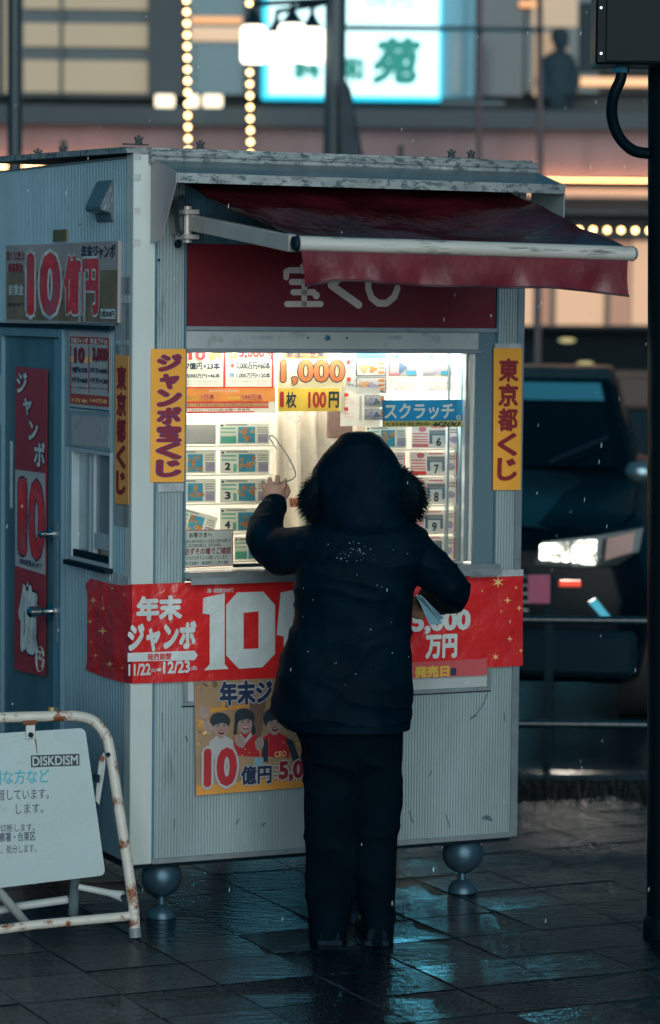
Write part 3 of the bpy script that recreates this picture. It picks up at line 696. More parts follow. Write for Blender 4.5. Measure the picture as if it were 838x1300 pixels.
# door sheet
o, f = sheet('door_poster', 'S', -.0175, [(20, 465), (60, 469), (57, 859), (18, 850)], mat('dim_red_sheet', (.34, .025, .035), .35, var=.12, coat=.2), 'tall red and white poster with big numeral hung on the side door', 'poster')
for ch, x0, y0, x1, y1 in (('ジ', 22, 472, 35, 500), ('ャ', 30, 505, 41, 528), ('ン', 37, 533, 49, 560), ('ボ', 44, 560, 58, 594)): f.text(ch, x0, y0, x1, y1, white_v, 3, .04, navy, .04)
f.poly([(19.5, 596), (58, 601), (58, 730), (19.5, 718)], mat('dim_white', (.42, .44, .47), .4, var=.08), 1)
f.text('1', 24, 606, 34, 706, red, 3, .04, navy, .02); f.text('0', 37, 607, 57, 714, red, 3, .05, navy, .02)
f.text('1等前後賞合わせて', 25, 708, 54, 723, navy, 3, .02); f.text('億', 24, 738, 49, 834, white_v, 3, .05, navy, .03)
f.text('円', 48, 825, 55, 848, white_v, 3, .03); f.rects([(22, 850, 24, 851)], white_v)
g = G(); q = [f.pt(*f.uz(51.5 + 5*math.cos(t*.3), 837 + 16*math.sin(t*.3)), 3) for t in range(21)]; g.tube(q, .0015, 4, cap=False); mk('ring', g, white_v, o)

# info poster and blank sheet on the side
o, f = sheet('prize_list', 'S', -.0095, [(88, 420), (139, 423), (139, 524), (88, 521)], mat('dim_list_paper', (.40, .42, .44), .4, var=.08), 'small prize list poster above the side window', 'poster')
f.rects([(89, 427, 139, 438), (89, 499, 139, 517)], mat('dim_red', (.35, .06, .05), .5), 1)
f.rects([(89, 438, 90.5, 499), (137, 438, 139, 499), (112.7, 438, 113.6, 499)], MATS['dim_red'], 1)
f.text('年末ジャンボ', 91, 428, 112, 437, white_v, 2, .03); f.text('年末プチ10', 115, 429, 137, 438, white_v, 2, .03)
f.text('10', 95, 441, 108, 461, dred, 3, .04, navy, .03); f.text('3,000', 118, 441, 137, 461, dred, 3, .05, navy, .03)
f.rects([(90.5, 452, 95, 460), (107, 452, 112, 461), (114.5, 453, 118, 460)], gold, 2)
for y in (465, 478): f.text('7億円×23本' if y == 465 else '5千万×46本', 92, y, 112, y+9, navy, 3, .05); f.text('3千万×60本' if y == 465 else '1千万×120', 115, y+1, 137, y+10, navy, 3, .05)
f.text('各ユニットの場合の賞金', 91, 490, 111, 494, navy, 2, .01); f.text('抽せん日は十二月三十一日', 115, 491, 136, 495, navy, 2, .01)
f.text('1万本', 92, 505, 112, 512, gold, 2, .04); f.text('144万本', 115, 505, 137, 513, gold, 2, .04)
f.rects([(89, 518, 139, 521)], bluep, 1)
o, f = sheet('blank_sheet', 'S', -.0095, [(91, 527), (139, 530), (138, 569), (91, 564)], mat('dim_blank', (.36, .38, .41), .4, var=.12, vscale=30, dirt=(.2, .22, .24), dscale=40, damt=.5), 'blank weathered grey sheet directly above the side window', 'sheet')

# red banner round the corner
BV = -.021
def bwarp(p):
    return p + Vector((0, 0, .0))
cen = empty('banner', F(400, 800, BV), K, 'long red banner with white jackpot lettering taped below the lit window', 'banner')
vs = []; top = [(168, 742), (375, 735), (666, 727)]; bot = [(168, 868), (350, 861), (524, 853), (662, 845)]
def edge(L, x):
    for (a, b), (c, d) in zip(L, L[1:]):
        if x <= c: return b + (d-b)*(x-a)/(c-a)
    return L[-1][1]
nU, nV = 60, 8
for i in range(nU+1):
    x = 168 + (664-168)*i/nU
    for j in range(nV+1):
        t = j/nV; y = edge(top, x)*(1-t) + edge(bot, x)*t; p = F(x, y, BV); p.x = max(p.x, -.009)
        p.y += .0012*noise.noise(Vector((x*.02, y*.02, 0))) + .0012; vs.append(p)
fs = [(i*(nV+1)+j, (i+1)*(nV+1)+j, (i+1)*(nV+1)+j+1, i*(nV+1)+j+1) for i in range(nU) for j in range(nV)]
mk('front_sheet', G().add(vs, fs), red, cen, K, smooth=True, recalc=False)
vs2 = []
xs = [(168, 742, 868), (155, 743, 866), (140, 741, 862), (125, 737, 857), (115, 734, 853), (109, 742, 850)]
for x, ya, yb in xs:
    for j in range(nV+1):
        t = j/nV; p = S(x + (2 if 0 < t < 1 and x < 112 else 0), ya*(1-t)+yb*t, -.011); p.x -= .004*abs(noise.noise(Vector((x*.07, t*3, 1)))); vs2.append(p)
for j in range(nV+1): vs2[j] = vs[j].copy()
mk('side_sheet', G().add(vs2, [(i*(nV+1)+j, (i+1)*(nV+1)+j, (i+1)*(nV+1)+j+1, i*(nV+1)+j+1) for i in range(len(xs)-1) for j in range(nV)]), red, cen, K, smooth=True, recalc=False)
e0, e1 = F(664, 727, BV), F(662, 845, BV)
mk('end_flap', G().add([e0, e0+Vector((.012, .03, .002)), e0+Vector((.004, .12, -.05)), e1+Vector((.004, .12, .02)), e1+Vector((.008, .03, 0)), e1], [(0, 1, 4, 5), (1, 2, 3, 4)]), red, cen, K, recalc=False)
f = Face('F', BV, cen, step=.0008)
wb = white_v
f.text('年末', 173, 757, 231, 787, wb, 2, .055); f.text('ジャンボ', 162, 791, 249, 825, wb, 2, .06)
f.poly([(162, 829), (247, 826), (251, 832), (247, 838), (162, 840)], wb, 1, 'print'); f.text('発売期間', 187, 830, 217, 837.5, red, 2, .03)
f.text('11/22', 163, 843, 191, 857, wb, 2, .035); f.text('(火)', 191, 848, 198, 854, wb, 2, .02); f.text('-12/23', 199, 840, 241, 854, wb, 2, .035); f.text('(金)', 242, 845, 250, 851, wb, 2, .02)
f.text('1等・前後賞合わせて', 263, 747, 296, 752, wb, 2, .03)
def seg(P, lay=2): f.poly(P, wb, lay, 'numeral')
seg([(258, 759), (285, 753), (285, 843), (290, 849), (259, 851), (266, 843), (266, 780), (257, 779)])
g = G(); outer = [(301, 752), (334, 751), (349, 768), (349, 830), (333, 847), (303, 849), (287, 832), (287, 768)]; innerp = [(309, 778), (328, 776), (328, 823), (309, 824)]
oi = [0, 1, 1, 2, 2, 3, 3, 0]
O = [f.pt(*f.uz(*p), 2) for p in outer]; N = [f.pt(*f.uz(*p), 2) for p in innerp]
g.add(O + N, [(0, 1, 9, 8), (1, 2, 9), (2, 3, 10, 9), (3, 4, 10), (4, 5, 11, 10), (5, 6, 11), (6, 7, 8, 11), (7, 0, 8)]); mk('numeral', g, wb, cen, K, recalc=False)
seg([(356, 752), (378, 748), (370, 801), (369, 840), (360, 842), (360, 808), (351, 806)])
f.rects([(372, 765, 400, 770), (372, 778, 400, 782), (372, 790, 400, 795), (378, 800, 400, 836)], wb, 2, 'numeral')
f.text('5,000', 522, 776, 597, 803, wb, 2, .05); f.text('万円', 540, 806, 580, 835, wb, 2, .055)
f.text('発売日', 526, 846, 570, 859, y_ink, 3, .06); f.rect(572, 848, 579, 857, navy, 3)
stp = mat('paler_red_strip', (.55, .10, .11), .3, coat=.5)
f.poly([(522, 841), (618, 836), (618, 857), (522, 861)], stp, 1.5, 'print')
for x, y, r, n in ((632, 739, 8, 6), (644, 762, 5, 4), (655, 746, 2.5, 4), (647, 811, 4, 4), (629, 834, 5, 6), (659, 772, 4, 4), (636, 776, 2, 4), (661, 826, 3, 4), (612, 750, 2, 4)): f.star(x, y, r, gold, 2, n)
fs_ = Face('S', -.0165, cen, step=.0008)
for x, y, r in ((119, 762, 6), (132, 772, 4), (131, 801, 8), (115, 789, 5), (140, 843, 6), (122, 832, 4), (143, 747, 3), (116, 815, 3), (158, 755, 3), (156, 848, 3)): fs_.star(x, y, r*.8, gold, 2, 4)
tcr = mat('glossy_tape', (.60, .30, .30), .1, coat=.8)
for (x0, y0, x1, y1) in ((596, 725, 664, 731),): f.rect(x0, y0, x1, y1, clear_tape, 2.5, 'tape')

# poster below with three cheering people
o, f = sheet('group_poster', 'F', -.019, [(247, 866), (440, 856), (440, 995), (249, 1010)], mat('poster_tan', (.34, .22, .13), .45, var=.25, vscale=9, bump=.4, bscale=30), 'tan poster of three cheering people taped under the red banner', 'poster')
c1 = mat('poster_orange', (.62, .27, .05), .5, var=.15); c2 = mat('poster_brown', (.16, .10, .07), .5); sk = mat('poster_skin', (.36, .26, .23), .5, var=.12, vscale=60); hr = mat('poster_hair', (.02, .035, .05), .5); rd = mat('poster_red', (.42, .02, .03), .5, var=.15)
pw = mat('poster_white', (.42, .42, .43), .5); lb = mat('poster_light_blue', (.2, .38, .46), .5)
f.poly([(249, 997), (440, 983), (440, 995), (249, 1010)], c1, 1); f.poly([(266, 899), (318, 893), (320, 897), (266, 905)], c1, 1)
f.poly([(252, 912), (270, 925), (266, 930), (251, 922)], c1, 1); f.poly([(317, 893), (338, 888), (330, 945), (316, 950)], c2, 1); f.poly([(296, 906), (306, 904), (302, 940), (292, 950)], mat('poster_olive', (.30, .21, .09)), 1)
random.seed(3)
for k in range(46):
    x_, y_ = random.uniform(252, 385), random.uniform(868, 950); f.blob(x_, y_, random.uniform(1, 5), random.uniform(1, 4), (c1, c2, MATS['poster_olive'], pw, gold)[k % 5] if k % 5 < 3 or random.random() < .35 else c2, 1.1 + .01*k, n=8, rot=random.random()*3)
for k in range(26):
    f.star(random.uniform(252, 380), random.uniform(935, 1000), random.uniform(.8, 2), gold, 1.62, 4)
for (cx, cy, s_, body) in ((280, 924, 1, pw), (311, 919, 1, rd), (348, 920, 1.05, rd)):
    f.blob(cx-1, cy-8, 13*s_, 12*s_, hr, 2, name='print', wob=.04)
    if cx == 311: f.poly([(301, 915), (301, 932), (296, 933), (298, 912)], hr, 2); f.poly([(321, 913), (325, 930), (319, 934), (319, 918)], hr, 2)
    f.blob(cx, cy, 9*s_, 12*s_, sk, 3); f.poly([(cx-9.4, cy-1), (cx-9.2, cy-13), (cx+9.4, cy-13), (cx+9.4, cy-1), (cx+7.5, cy-5), (cx+2, cy-6.5), (cx-3, cy-5.2), (cx-7.5, cy-4)], hr, 4); f.rect(cx-3, cy+9, cx+3.4, cy+13, mat('poster_skin_shade', (.30, .18, .15)), 2.5); f.blob(cx-4.6, cy+2.2, 2.4, 2, mat('poster_cheek', (.44, .22, .19)), 3.5); f.blob(cx+5, cy+2, 2.4, 2, MATS['poster_cheek'], 3.5)
    f.rects([(cx-5.5, cy-2.6, cx-1.5, cy-1.8), (cx+1.8, cy-3, cx+5.8, cy-2.2), (cx-5, cy-4.6, cx-1.8, cy-4.1), (cx+2, cy-5, cx+5.4, cy-4.5)], hr, 5); f.blob(cx+.5, cy+5.5, 4, 2.9 if cx != 311 else 1.2, mat('poster_mouth', (.18, .02, .03)), 5); f.rect(cx-2.2, cy+3.9, cx+3.2, cy+5.1, pw, 6)
    f.rect(cx-.4, cy-1, cx+1, cy+2.4, mat('poster_skin_shade', (.30, .18, .15)), 5)
    f.poly([(cx-16*s_, cy+40), (cx-14*s_, cy+17), (cx-5, cy+10), (cx+6, cy+10), (cx+16*s_, cy+16), (cx+19*s_, cy+42)], body, 1.6)
f.poly([(304, 930), (311, 938), (318, 929), (320, 934), (311, 944), (303, 936)], pw, 4)
f.poly([(362, 936), (372, 940), (380, 964), (372, 968)], hr, 2); f.poly([(334, 940), (340, 938), (340, 968), (332, 966)], hr, 2)
f.blob(304, 941, 6, 9, sk, 5, rot=-.5); f.blob(329, 944, 5.5, 9, sk, 5, rot=.1); f.blob(259, 904, 7, 8, sk, 3); f.poly([(262, 912), (272, 924), (266, 934), (255, 920)], sk, 2.4)
f.rects([(322, 962, 334, 972)], lb, 5); f.text('CEO', 348, 954, 363, 960, gold, 5, .02)
f.text('年末ジャ', 278, 865, 366, 892, navy, 7, .05, pw, .05, shear=-.05)
f.text('10', 258, 950, 300, 997, rd, 8, .05, pw, .06); 
f.text('億円', 305, 972, 344, 994, navy, 8, .04, pw, .06); f.text('5,000', 353, 966, 410, 989, dred, 8, .05, pw, .06)
for k in range(4): f.rect(346, 971+k*5, 352, 972.6+k*5, pw, 8)

# ---- window papers (inside the glass) ---------------------------------------------
o, f = sheet('prize_poster', 'F', .050, [(234, 445), (349, 445), (350, 524), (234, 525)], wp, 'white and orange prize poster at the top left of the lit window', 'poster', th=.0005)
f.rects([(234, 492, 349, 510)], opap, 1); f.rects([(234, 491, 347, 492.5), (283.5, 445, 286, 492), (345, 445, 347, 492), (234, 510, 341, 511.5), (234, 516.5, 341, 518), (234, 522.5, 323, 524)], r_ink, 2)
f.rects([(235, 511.5, 341, 516.5)], t_ink, 1)
f.text('10', 239, 444, 261, 457, r_ink, 3, .05, w_ink, .04); f.text('億円', 264, 446, 280, 456, y_ink, 3, .05, r_ink, .03); f.text('3,000', 303, 441, 336, 455, r_ink, 3, .05, w_ink, .03); f.text('最高', 290, 448, 301, 455, y_ink, 3, .05); f.text('円', 338, 448, 345, 456, r_ink, 3, .05)
f.text('7億円×23本', 236, 460, 279, 469, k_ink, 3, .04); f.text('5000万円×46本', 237, 474, 279, 480, k_ink, 3, .04); f.text('1等', 291, 461, 297, 467, r_ink, 3, .04); f.text('3,000万円×60本', 300, 459, 343, 469, k_ink, 3, .04); f.text('前後', 291, 473, 297, 479, b_ink, 3, .04); f.text('1,000万円×120本', 300, 473, 343, 480, k_ink, 3, .04)
for y in (483, 486.5): f.text('各ユニット二十本・前後賞合わせて抽せん', 237, y, 279, y+2.4, gr_ink, 3, .0); f.text('十二月三十一日抽せん・一枚三百円', 290, y, 338, y+2.4, gr_ink, 3, .0)
f.text('大みそかスペシャル賞も当たる', 265, 494.5, 303, 498, w_ink, 3, .02); f.text('1万本', 255, 500, 272, 507.5, r_ink, 3, .04, w_ink, .03); f.text('144万本', 307, 500, 333, 507.5, r_ink, 3, .03, w_ink, .03); f.rects([(236, 504, 252, 507.5), (289, 503, 305, 507)], y_ink, 2.2)
f.text('十一月二十二日・十二月二十三日', 238, 512.5, 320, 515.5, k_ink, 3, 0); f.text('11/22(火)〜12/23(金)全国一斉発売', 237, 519, 317, 522, k_ink, 3, .02)
o, f = sheet('price_poster', 'F', .055, [(352, 445), (439, 445), (438, 522), (353, 522)], cp, 'pale yellow poster with large orange 1,000 in the window', 'poster', th=.0005)
f.rect(353, 493, 431, 522, ypap, 1); f.rect(359, 444, 415, 455, o_ink, 1.5); f.text('幸運の女神', 363, 446, 411, 454, k_ink, 3, .02)
f.text('1,000', 356, 457, 437, 489, o_ink, 5, .03, k_ink, .035); f.text('1', 355, 497, 360, 517, r_ink, 3, .05); f.text('枚', 363, 497, 376, 518, k_ink, 3, .03); f.text('100', 391, 497, 414, 518, r_ink, 3, .04); f.text('円', 417, 497, 430, 518, k_ink, 3, .04)
o, f = sheet('ticket_leaflet', 'F', .060, [(439, 447), (491, 447), (491, 500), (439, 492)], gpap, 'grey leaflet of ticket pictures beside the orange 1,000 poster', 'leaflet', th=.0005)
f.rects([(452, 448, 490, 455)], b_ink, 1)
for (y0, y1) in ((458, 477), (479, 498)):
    f.rect(452, y0, 490, y1, k_ink, 1); f.rect(453, y0+.7, 489, y1-.7, wp, 2); f.blob(462, (y0+y1)/2, 6, 5, t_ink, 3, wob=.3); f.blob(473, (y0+y1)/2+1, 5, 4, o_ink if y0 < 470 else p_ink, 3, wob=.3); f.rects([(480, y0+2, 488, y0+5), (480, y0+8, 488, y0+10), (480, y0+13, 488, y0+16)], o_ink, 3)
for y in (457, 479): f.rect(440.5, y, 445, y+5, r_ink, 2); f.text('等級', 441, y+8, 449, y+11, k_ink, 2, 0)
o, f = sheet('ticket_leaflet', 'F', .056, [(433, 491), (482, 493), (482, 541), (432, 541)], wp, 'white leaflet with small red squares under the grey leaflet', 'leaflet', th=.0005)
for y in (499, 517): f.rect(437, y, 442, y+4.5, r_ink, 2); f.text('百円くじ', 437, y+7, 449, y+9.5, pk_ink, 2, 0); f.text('三十万円', 437, y+11, 449, y+13.5, pk_ink, 2, 0)
for y0, y1 in ((502, 517), (519, 533)):
    f.rect(463, y0, 488, y1, k_ink, 1); f.rect(463.7, y0+.6, 487.5, y1-.6, wp, 2); f.blob(470, y0+7, 4.5, 4, p_ink, 3, wob=.3); f.blob(478, y0+8, 4, 3.5, s_ink, 3, wob=.3); f.rect(483, y0+2, 487, y1-3, o_ink, 3)
f.rects([(456.5, 502, 459, 534)], gpap, 1)
for (x0, t_, ttl, lab) in ((490.5, pk_ink, '200円', 'white scratch card notice beside the grey leaflet above the blue strip'), (534.5, g_ink, '100円', 'white scratch card notice nearest the right window sash')):
    o, f = sheet('card_notice', 'F', .062, [(x0, 448), (x0+42.5, 448), (x0+42, 496), (x0, 496)], wp, lab, 'notice', th=.0005)
    f.blob(x0+13, 452.5, 3.2, 3.2, b_ink, 2); f.text(ttl, x0+20, 450, x0+34, 454, k_ink, 2, .01)
    f.rect(x0+2, 458, x0+39, 477, gpap, 1); f.rects([(x0+3, 459, x0+17, 476)], t_ if x0 < 500 else p_ink, 2); f.rect(x0+4.5, 460.5, x0+15.5, 474, gpap, 2.5); f.blob(x0+20, 467, 5, 6, s_ink if x0 < 500 else p_ink, 3, wob=.3); f.rect(x0+28, 460, x0+38, 470, p_ink if x0 < 500 else gpap, 2); f.rect(x0+25, 471, x0+38, 476, b_ink, 3)
    f.text('ワンピース' if False else 'スクラッチくじ', x0+4, 479, x0+17, 482, k_ink, 2, .03); f.text('大好評一枚からお求めになれます', x0+5, 485, x0+36, 487.5, k_ink, 2, .0); f.text('賞金は', x0+16, 490, x0+24, 492, k_ink, 2, 0); f.text('最高三百万円です', x0+10, 493, x0+32, 495, k_ink, 2, 0)
o, f = sheet('scratch_strip', 'F', .046, [(485, 508), (589, 507), (589, 542), (486, 542)], bluep, 'blue strip with white scratch card lettering across the window', 'sign', th=.0008)
f.poly([(487, 534.5), (587, 534), (586, 542), (487, 542)], ypap, 1)
f.text('スクラッチ', 488, 512, 576, 532, w_ink, 3, .03); f.blob(582, 530, 3, 3, w_ink, 3); f.blob(582, 530, 1.6, 1.6, bluep, 4)
f.text('大好評発売中', 487, 536, 545, 541, k_ink, 3, .01); f.text('¥200', 549, 535.5, 584, 541.5, k_ink, 3, .04, shear=.3)
o, f = sheet('customer_notice', 'F', .034, [(233, 673), (296, 672), (296, 718), (233, 721)], mat('notice_board', (.66, .70, .68), .5), 'small white notice with red border in the lower left window corner', 'notice', th=.0008)
nb = mat('notice_red', (.45, .03, .05), .5); f.poly([(233, 673), (296, 672), (296, 673), (233, 674)], nb, 1); f.poly([(295.2, 673), (296, 673), (296, 718), (295.2, 718)], nb, 1); f.poly([(233, 720), (296, 717), (296, 718), (233, 721)], nb, 1)
f.text('お客さまへ', 240, 676, 269, 682, k_ink, 3, .015); f.text('当せん金のお支払いには当せん券が必要です', 235, 685, 293, 688, k_ink, 3, 0); f.text('くじをお求めの際には、お手元の券を', 235, 690.5, 280, 694, k_ink, 3, 0); f.text('必ずその場でご確認', 234, 696, 293, 703, dred, 3, .015); f.text('いただきますようお願いいたします', 237, 706, 288, 709.5, k_ink, 3, 0); f.text('みずほ銀行・東京都宝くじ売り場係', 235, 713, 290, 716, k_ink, 3, 0)
o, f = sheet('small_note', 'F', .050, [(367, 632), (381, 632), (381, 644), (368, 644)], paper('tan_note', (.55, .33, .22)), 'tiny tan note beside the fur trim of the hood', 'note', th=.0005)
f.text('いい', 369, 634, 380, 642, k_ink, 2, .03)

# ---- lottery ticket packets on the racks -------------------------------------------
def ticket(x0, y0, x1, y1, num, style, label, tilt=0):
    W_, H_ = x1-x0, y1-y0; cx, cy = (x0+x1)/2, (y0+y1)/2
    def r(a, b):
        X = x0 + a*W_ - cx; Y = y0 + b*H_ - cy; c, s = math.cos(tilt), math.sin(tilt); return (cx + X*c - Y*s, cy + X*s + Y*c)
    def q(a, b, c, d): return [r(a, b), r(c, b), r(c, d), r(a, d)]
    base = {'blank': gpap, 'jumbo': mat('ticket_cream', (.84, .84, .78), .5, trans=.55), 'mini': mat('ticket_white', (.84, .80, .78), .5, trans=.55)}[style]
    o, f = sheet('ticket_packet', 'F', DV - .004 - random.uniform(0, .006), q(0, 0, 1, 1), base, label, 'lottery ticket', 'ticket packets on the racks in the window', th=.003)
    P = lambda a, b, c, d, m, l=1: f.poly(q(a, b, c, d), m, l)
    if style == 'jumbo':
        for k, (a, b) in enumerate(((.22, .29), (.40, .46))): P(.02, a, .32, b, g_ink)
        P(.02, .08, .07, .16, k_ink); P(.12, .06, .55, .12, gr_ink) 
        if num is None and x0 > 275: P(.02, .62, .32, .95, g_ink)
        P(.26, .60, .33, .93, g_ink); P(.37, .18, .71, .93, b_ink)
        for k in range(9):
            a, b = .37 + .34*random.random(), .25 + .6*random.random(); p = r(a, b); f.blob(p[0], p[1], 2.6, 2.4, t_ink if k % 3 else o_ink, 2 + .1*k, wob=.3)
        P(.77, .52, .97, .92, p_ink); P(.80, .56, .94, .66, gpap, 2)
        for b in (.2, .3, .4): P(.76, b, .96, b+.045, gr_ink)
        if num: f.text(num, *r(.08, .54), *r(.20, .86), k_ink, 4, .05)
    elif style == 'mini':
        p = r(.22, .14); f.blob(p[0], p[1], 5, 3.3, pk_ink, 1)
        for b in (.32, .45, .58, .68): P(.02, b, .33, b+.05, pk_ink)
        P(.01, .80, .34, .95, r_ink if num == '7' else pk_ink); P(.36, .18, .74, .8, s_ink); P(.36, .18, .74, .36, gr_ink, 1.5); P(.42, .42, .68, .98, w_ink, 2); P(.98, .05, 1.0, .95, r_ink)
        for b in (.14, .25): P(.79, b, .96, b+.06, gr_ink)
        p = r(.87, .62); f.blob(p[0], p[1], 5, 4.6, p_ink, 1, wob=.08); P(.82, .55, .92, .62, gpap, 2); P(.4, .04, .7, .09, pk_ink)
        if num: f.text(num, *r(.50, .52), *r(.60, .90), k_ink, 4, .03)
    return o
ticket(279, 537, 342, 564, None, 'jumbo', 'topmost ticket packet of the second column, with a green block')
ticket(280, 571, 342, 601, '2', 'jumbo', 'ticket packet marked 2 in the second row of the left rack')
ticket(280, 608, 342, 638, '3', 'jumbo', 'ticket packet marked 3 just left of the raised hand')
ticket(280, 645, 340, 675, '4', 'jumbo', 'ticket packet marked 4, partly behind the raised sleeve')
ticket(298, 682, 345, 711, None, 'jumbo', 'ticket packet beside the white customer notice, under packet 4')
ticket(225, 539, 274, 564, None, 'blank', 'plain grey packet at the top left of the left rack')
ticket(217, 571, 274, 601, None, 'jumbo', 'upper of two upright ticket packets cut off by the left sash, under the blank packet')
ticket(217, 608, 274, 638, None, 'jumbo', 'ticket packet cut off by the left sash, right above the tilted packet')
ticket(219, 649, 274, 678, None, 'jumbo', 'tilted ticket packet above the customer notice', tilt=.28)
ticket(523, 541, 584, 569, '6', 'mini', 'ticket packet marked 6 directly under the blue scratch card strip')
ticket(521, 574, 580, 604, '7', 'mini', 'ticket packet marked 7, second down in the right rack')
ticket(521, 608, 580, 640, '8', 'mini', 'ticket packet marked 8 beside the right fur lobe of the hood')
ticket(518, 648, 578, 677, '9', 'mini', 'ticket packet marked 9 just above the right shoulder of the parka')
ticket(516, 681, 577, 710, None, 'mini', 'lowest ticket packet of the right rack, without a number')
ticket(465, 541, 516, 569, '1', 'jumbo', 'ticket packet with green stripes just right of the hood top')
ticket(463, 574, 514, 604, None, 'mini', 'ticket packet with red oval mostly hidden behind the hood')

# dents, scrapes and grime that sit on the ribs of the front panel
scuff = mat('scrape', (.07, .11, .14), .6)
fs2 = Face('F', -.0048, kio)
for L_, w_ in (([(602, 910), (612, 897), (619, 880)], 1.1), ([(598, 912), (604, 908)], 2.2), ([(613, 1038), (624, 1041)], 3), ([(616, 1036), (622, 1037)], 2.4), ([(352, 945), (355, 951)], 1.6), ([(545, 985), (548, 979)], 1.3), ([(222, 1040), (221, 1052)], 1), ([(300, 1046), (303, 1040)], 1.4), ([(333, 1048), (336, 1045)], 2), ([(566, 1034), (571, 1050)], 1), ([(640, 905), (641, 915)], 1.2), ([(206, 905), (207, 940)], .7), ([(520, 1030), (524, 1044)], 1.4), ([(236, 935), (238, 941)], 1.6), ([(470, 980), (476, 990)], 1.1)):
    fs2.strokes([L_], w_, scuff, 1, 'scrape')

# ================================================================ PERSON
PY = 8.80
def Pp(px, py, dy=0.0): return Wp(px, py, PY + dy)
def evalmesh(o):
    dg = bpy.context.evaluated_depsgraph_get(); dg.update(); return bpy.data.meshes.new_from_object(o.evaluated_get(dg))
def fused(name, g, m, parent, voxel, smooth=4, disp=None, W=I4):
    """overlapping closed shapes made one continuous skin"""
    me = bpy.data.meshes.new('tmp'); me.from_pydata([tuple(p) for p in g.v], [], g.f)
    bm = bmesh.new(); bm.from_mesh(me); bmesh.ops.recalc_face_normals(bm, faces=bm.faces); bm.to_mesh(me); bm.free()
    o = bpy.data.objects.new('tmp', me); sc.collection.objects.link(o)
    r = o.modifiers.new('r', 'REMESH'); r.mode = 'VOXEL'; r.voxel_size = voxel
    s = o.modifiers.new('s', 'SMOOTH'); s.iterations = smooth; s.factor = .5
    me2 = evalmesh(o); bpy.data.objects.remove(o); h = G()
    nn = [v.normal.copy() for v in me2.vertices]
    h.v = [v.co + (nn[i]*disp(v.co) if disp else Vector()) for i, v in enumerate(me2.vertices)]; h.f = [tuple(p.vertices) for p in me2.polygons]
    bpy.data.meshes.remove(me2)
    if parent is None:
        return mk(name, h, m, None, W, smooth=True, recalc=False)
    return mk(name, h, m, parent, W, smooth=True, recalc=False)
def chain(g, pts, rs, n=16, sub=6, sx=1.0):
    """smooth tapered limb through pts"""
    pts = [Vector(p) for p in pts]; P, Q = [], []
    for i in range(len(pts)-1):
        p0 = pts[max(0, i-1)]; p1 = pts[i]; p2 = pts[i+1]; p3 = pts[min(len(pts)-1, i+2)]
        for k in range(sub):
            t = k/sub; P.append(.5*((2*p1) + (p2-p0)*t + (2*p0-5*p1+4*p2-p3)*t*t + (3*p1-p0-3*p2+p3)*t**3)); Q.append(rs[i]*(1-t)+rs[i+1]*t)
    P.append(pts[-1]); Q.append(rs[-1]); g.tube(P, Q, n, sx=sx); g.ball(P[0], Q[0]*.98, 14, 8); g.ball(P[-1], Q[-1]*.98, 14, 8); return g
def loft(g, rows, n=40, pw=2.4, Y=0.0):
    """rows: (py, xl, xr, depth front, depth back) in silhouette pixels on the person's plane"""
    vs = []
    for py, xl, xr, df, db in rows:
        a = Pp(xl, py); b = Pp(xr, py); c = (a+b)/2; hx = (b.x-a.x)/2
        for k in range(n):
            q = 2*math.pi*k/n; cx, sy = math.cos(q), math.sin(q)
            x = math.copysign(abs(cx)**(2/pw), cx)*hx; y = math.copysign(abs(sy)**(2/pw), sy)*(df if sy > 0 else db)
            vs.append(Vector((c.x + x, c.y + Y + y, c.z)))
    m = len(rows); fs = [(i*n+k, i*n+(k+1) % n, (i+1)*n+(k+1) % n, (i+1)*n+k) for i in range(m-1) for k in range(n)]
    fs += [tuple(range(n-1, -1, -1)), tuple(range((m-1)*n, m*n))]; return g.add(vs, fs)
foot = Gp(445, 1192); PX = (foot.x, foot.y)
per = None
# body: one continuous skin from head to feet, with the raised left hand
g = G()
hc = Pp(461, 608, .03)
g.ball(hc, (.078, .098, .115), 24, 16)                                   # skull
g.ball(hc + Vector((-.02, .085, -.005)), (.016, .022, .020), 10, 8); g.ball(hc + Vector((0, .07, -.055)), (.05, .05, .045), 14, 10)   # nose, jaw
for s in (-1, 1): g.ball(hc + Vector((.078*s, 0, -.005)), (.012, .022, .032), 10, 8)
chain(g, [hc + Vector((0, .0, -.06)), Pp(461, 672)], [.052, .058])
loft(g, [(668, 428, 494, .06, .06), (690, 402, 520, .09, .09), (730, 398, 512, .11, .10), (800, 396, 506, .10, .10), (880, 388, 508, .11, .11), (925, 392, 500, .10, .10)])
for x0, x1, y1 in ((415, 419, 1180), (480, 476, 1180)):
    chain(g, [Pp(x0, 905), Pp(x0+2, 1030, .02), Pp(x1, 1100, 0), Pp(x1, 1172, -.01)], [.075, .052, .046, .034], sub=5)
    q = Pp(x1, 1178); q.z = .045; chain(g, [q, Vector((q.x-.02, q.y+.15, .035))], [.036, .03], sub=3)
sl, el, wr_ = Pp(398, 690, .05), Pp(345, 702, .14), Pp(348, 640, .26)
chain(g, [sl, el, wr_], [.048, .040, .026])
sr, er, wr2 = Pp(528, 700, .0), Pp(578, 752, .02), Pp(545, 765, .22)
chain(g, [sr, er, wr2], [.048, .040, .027])
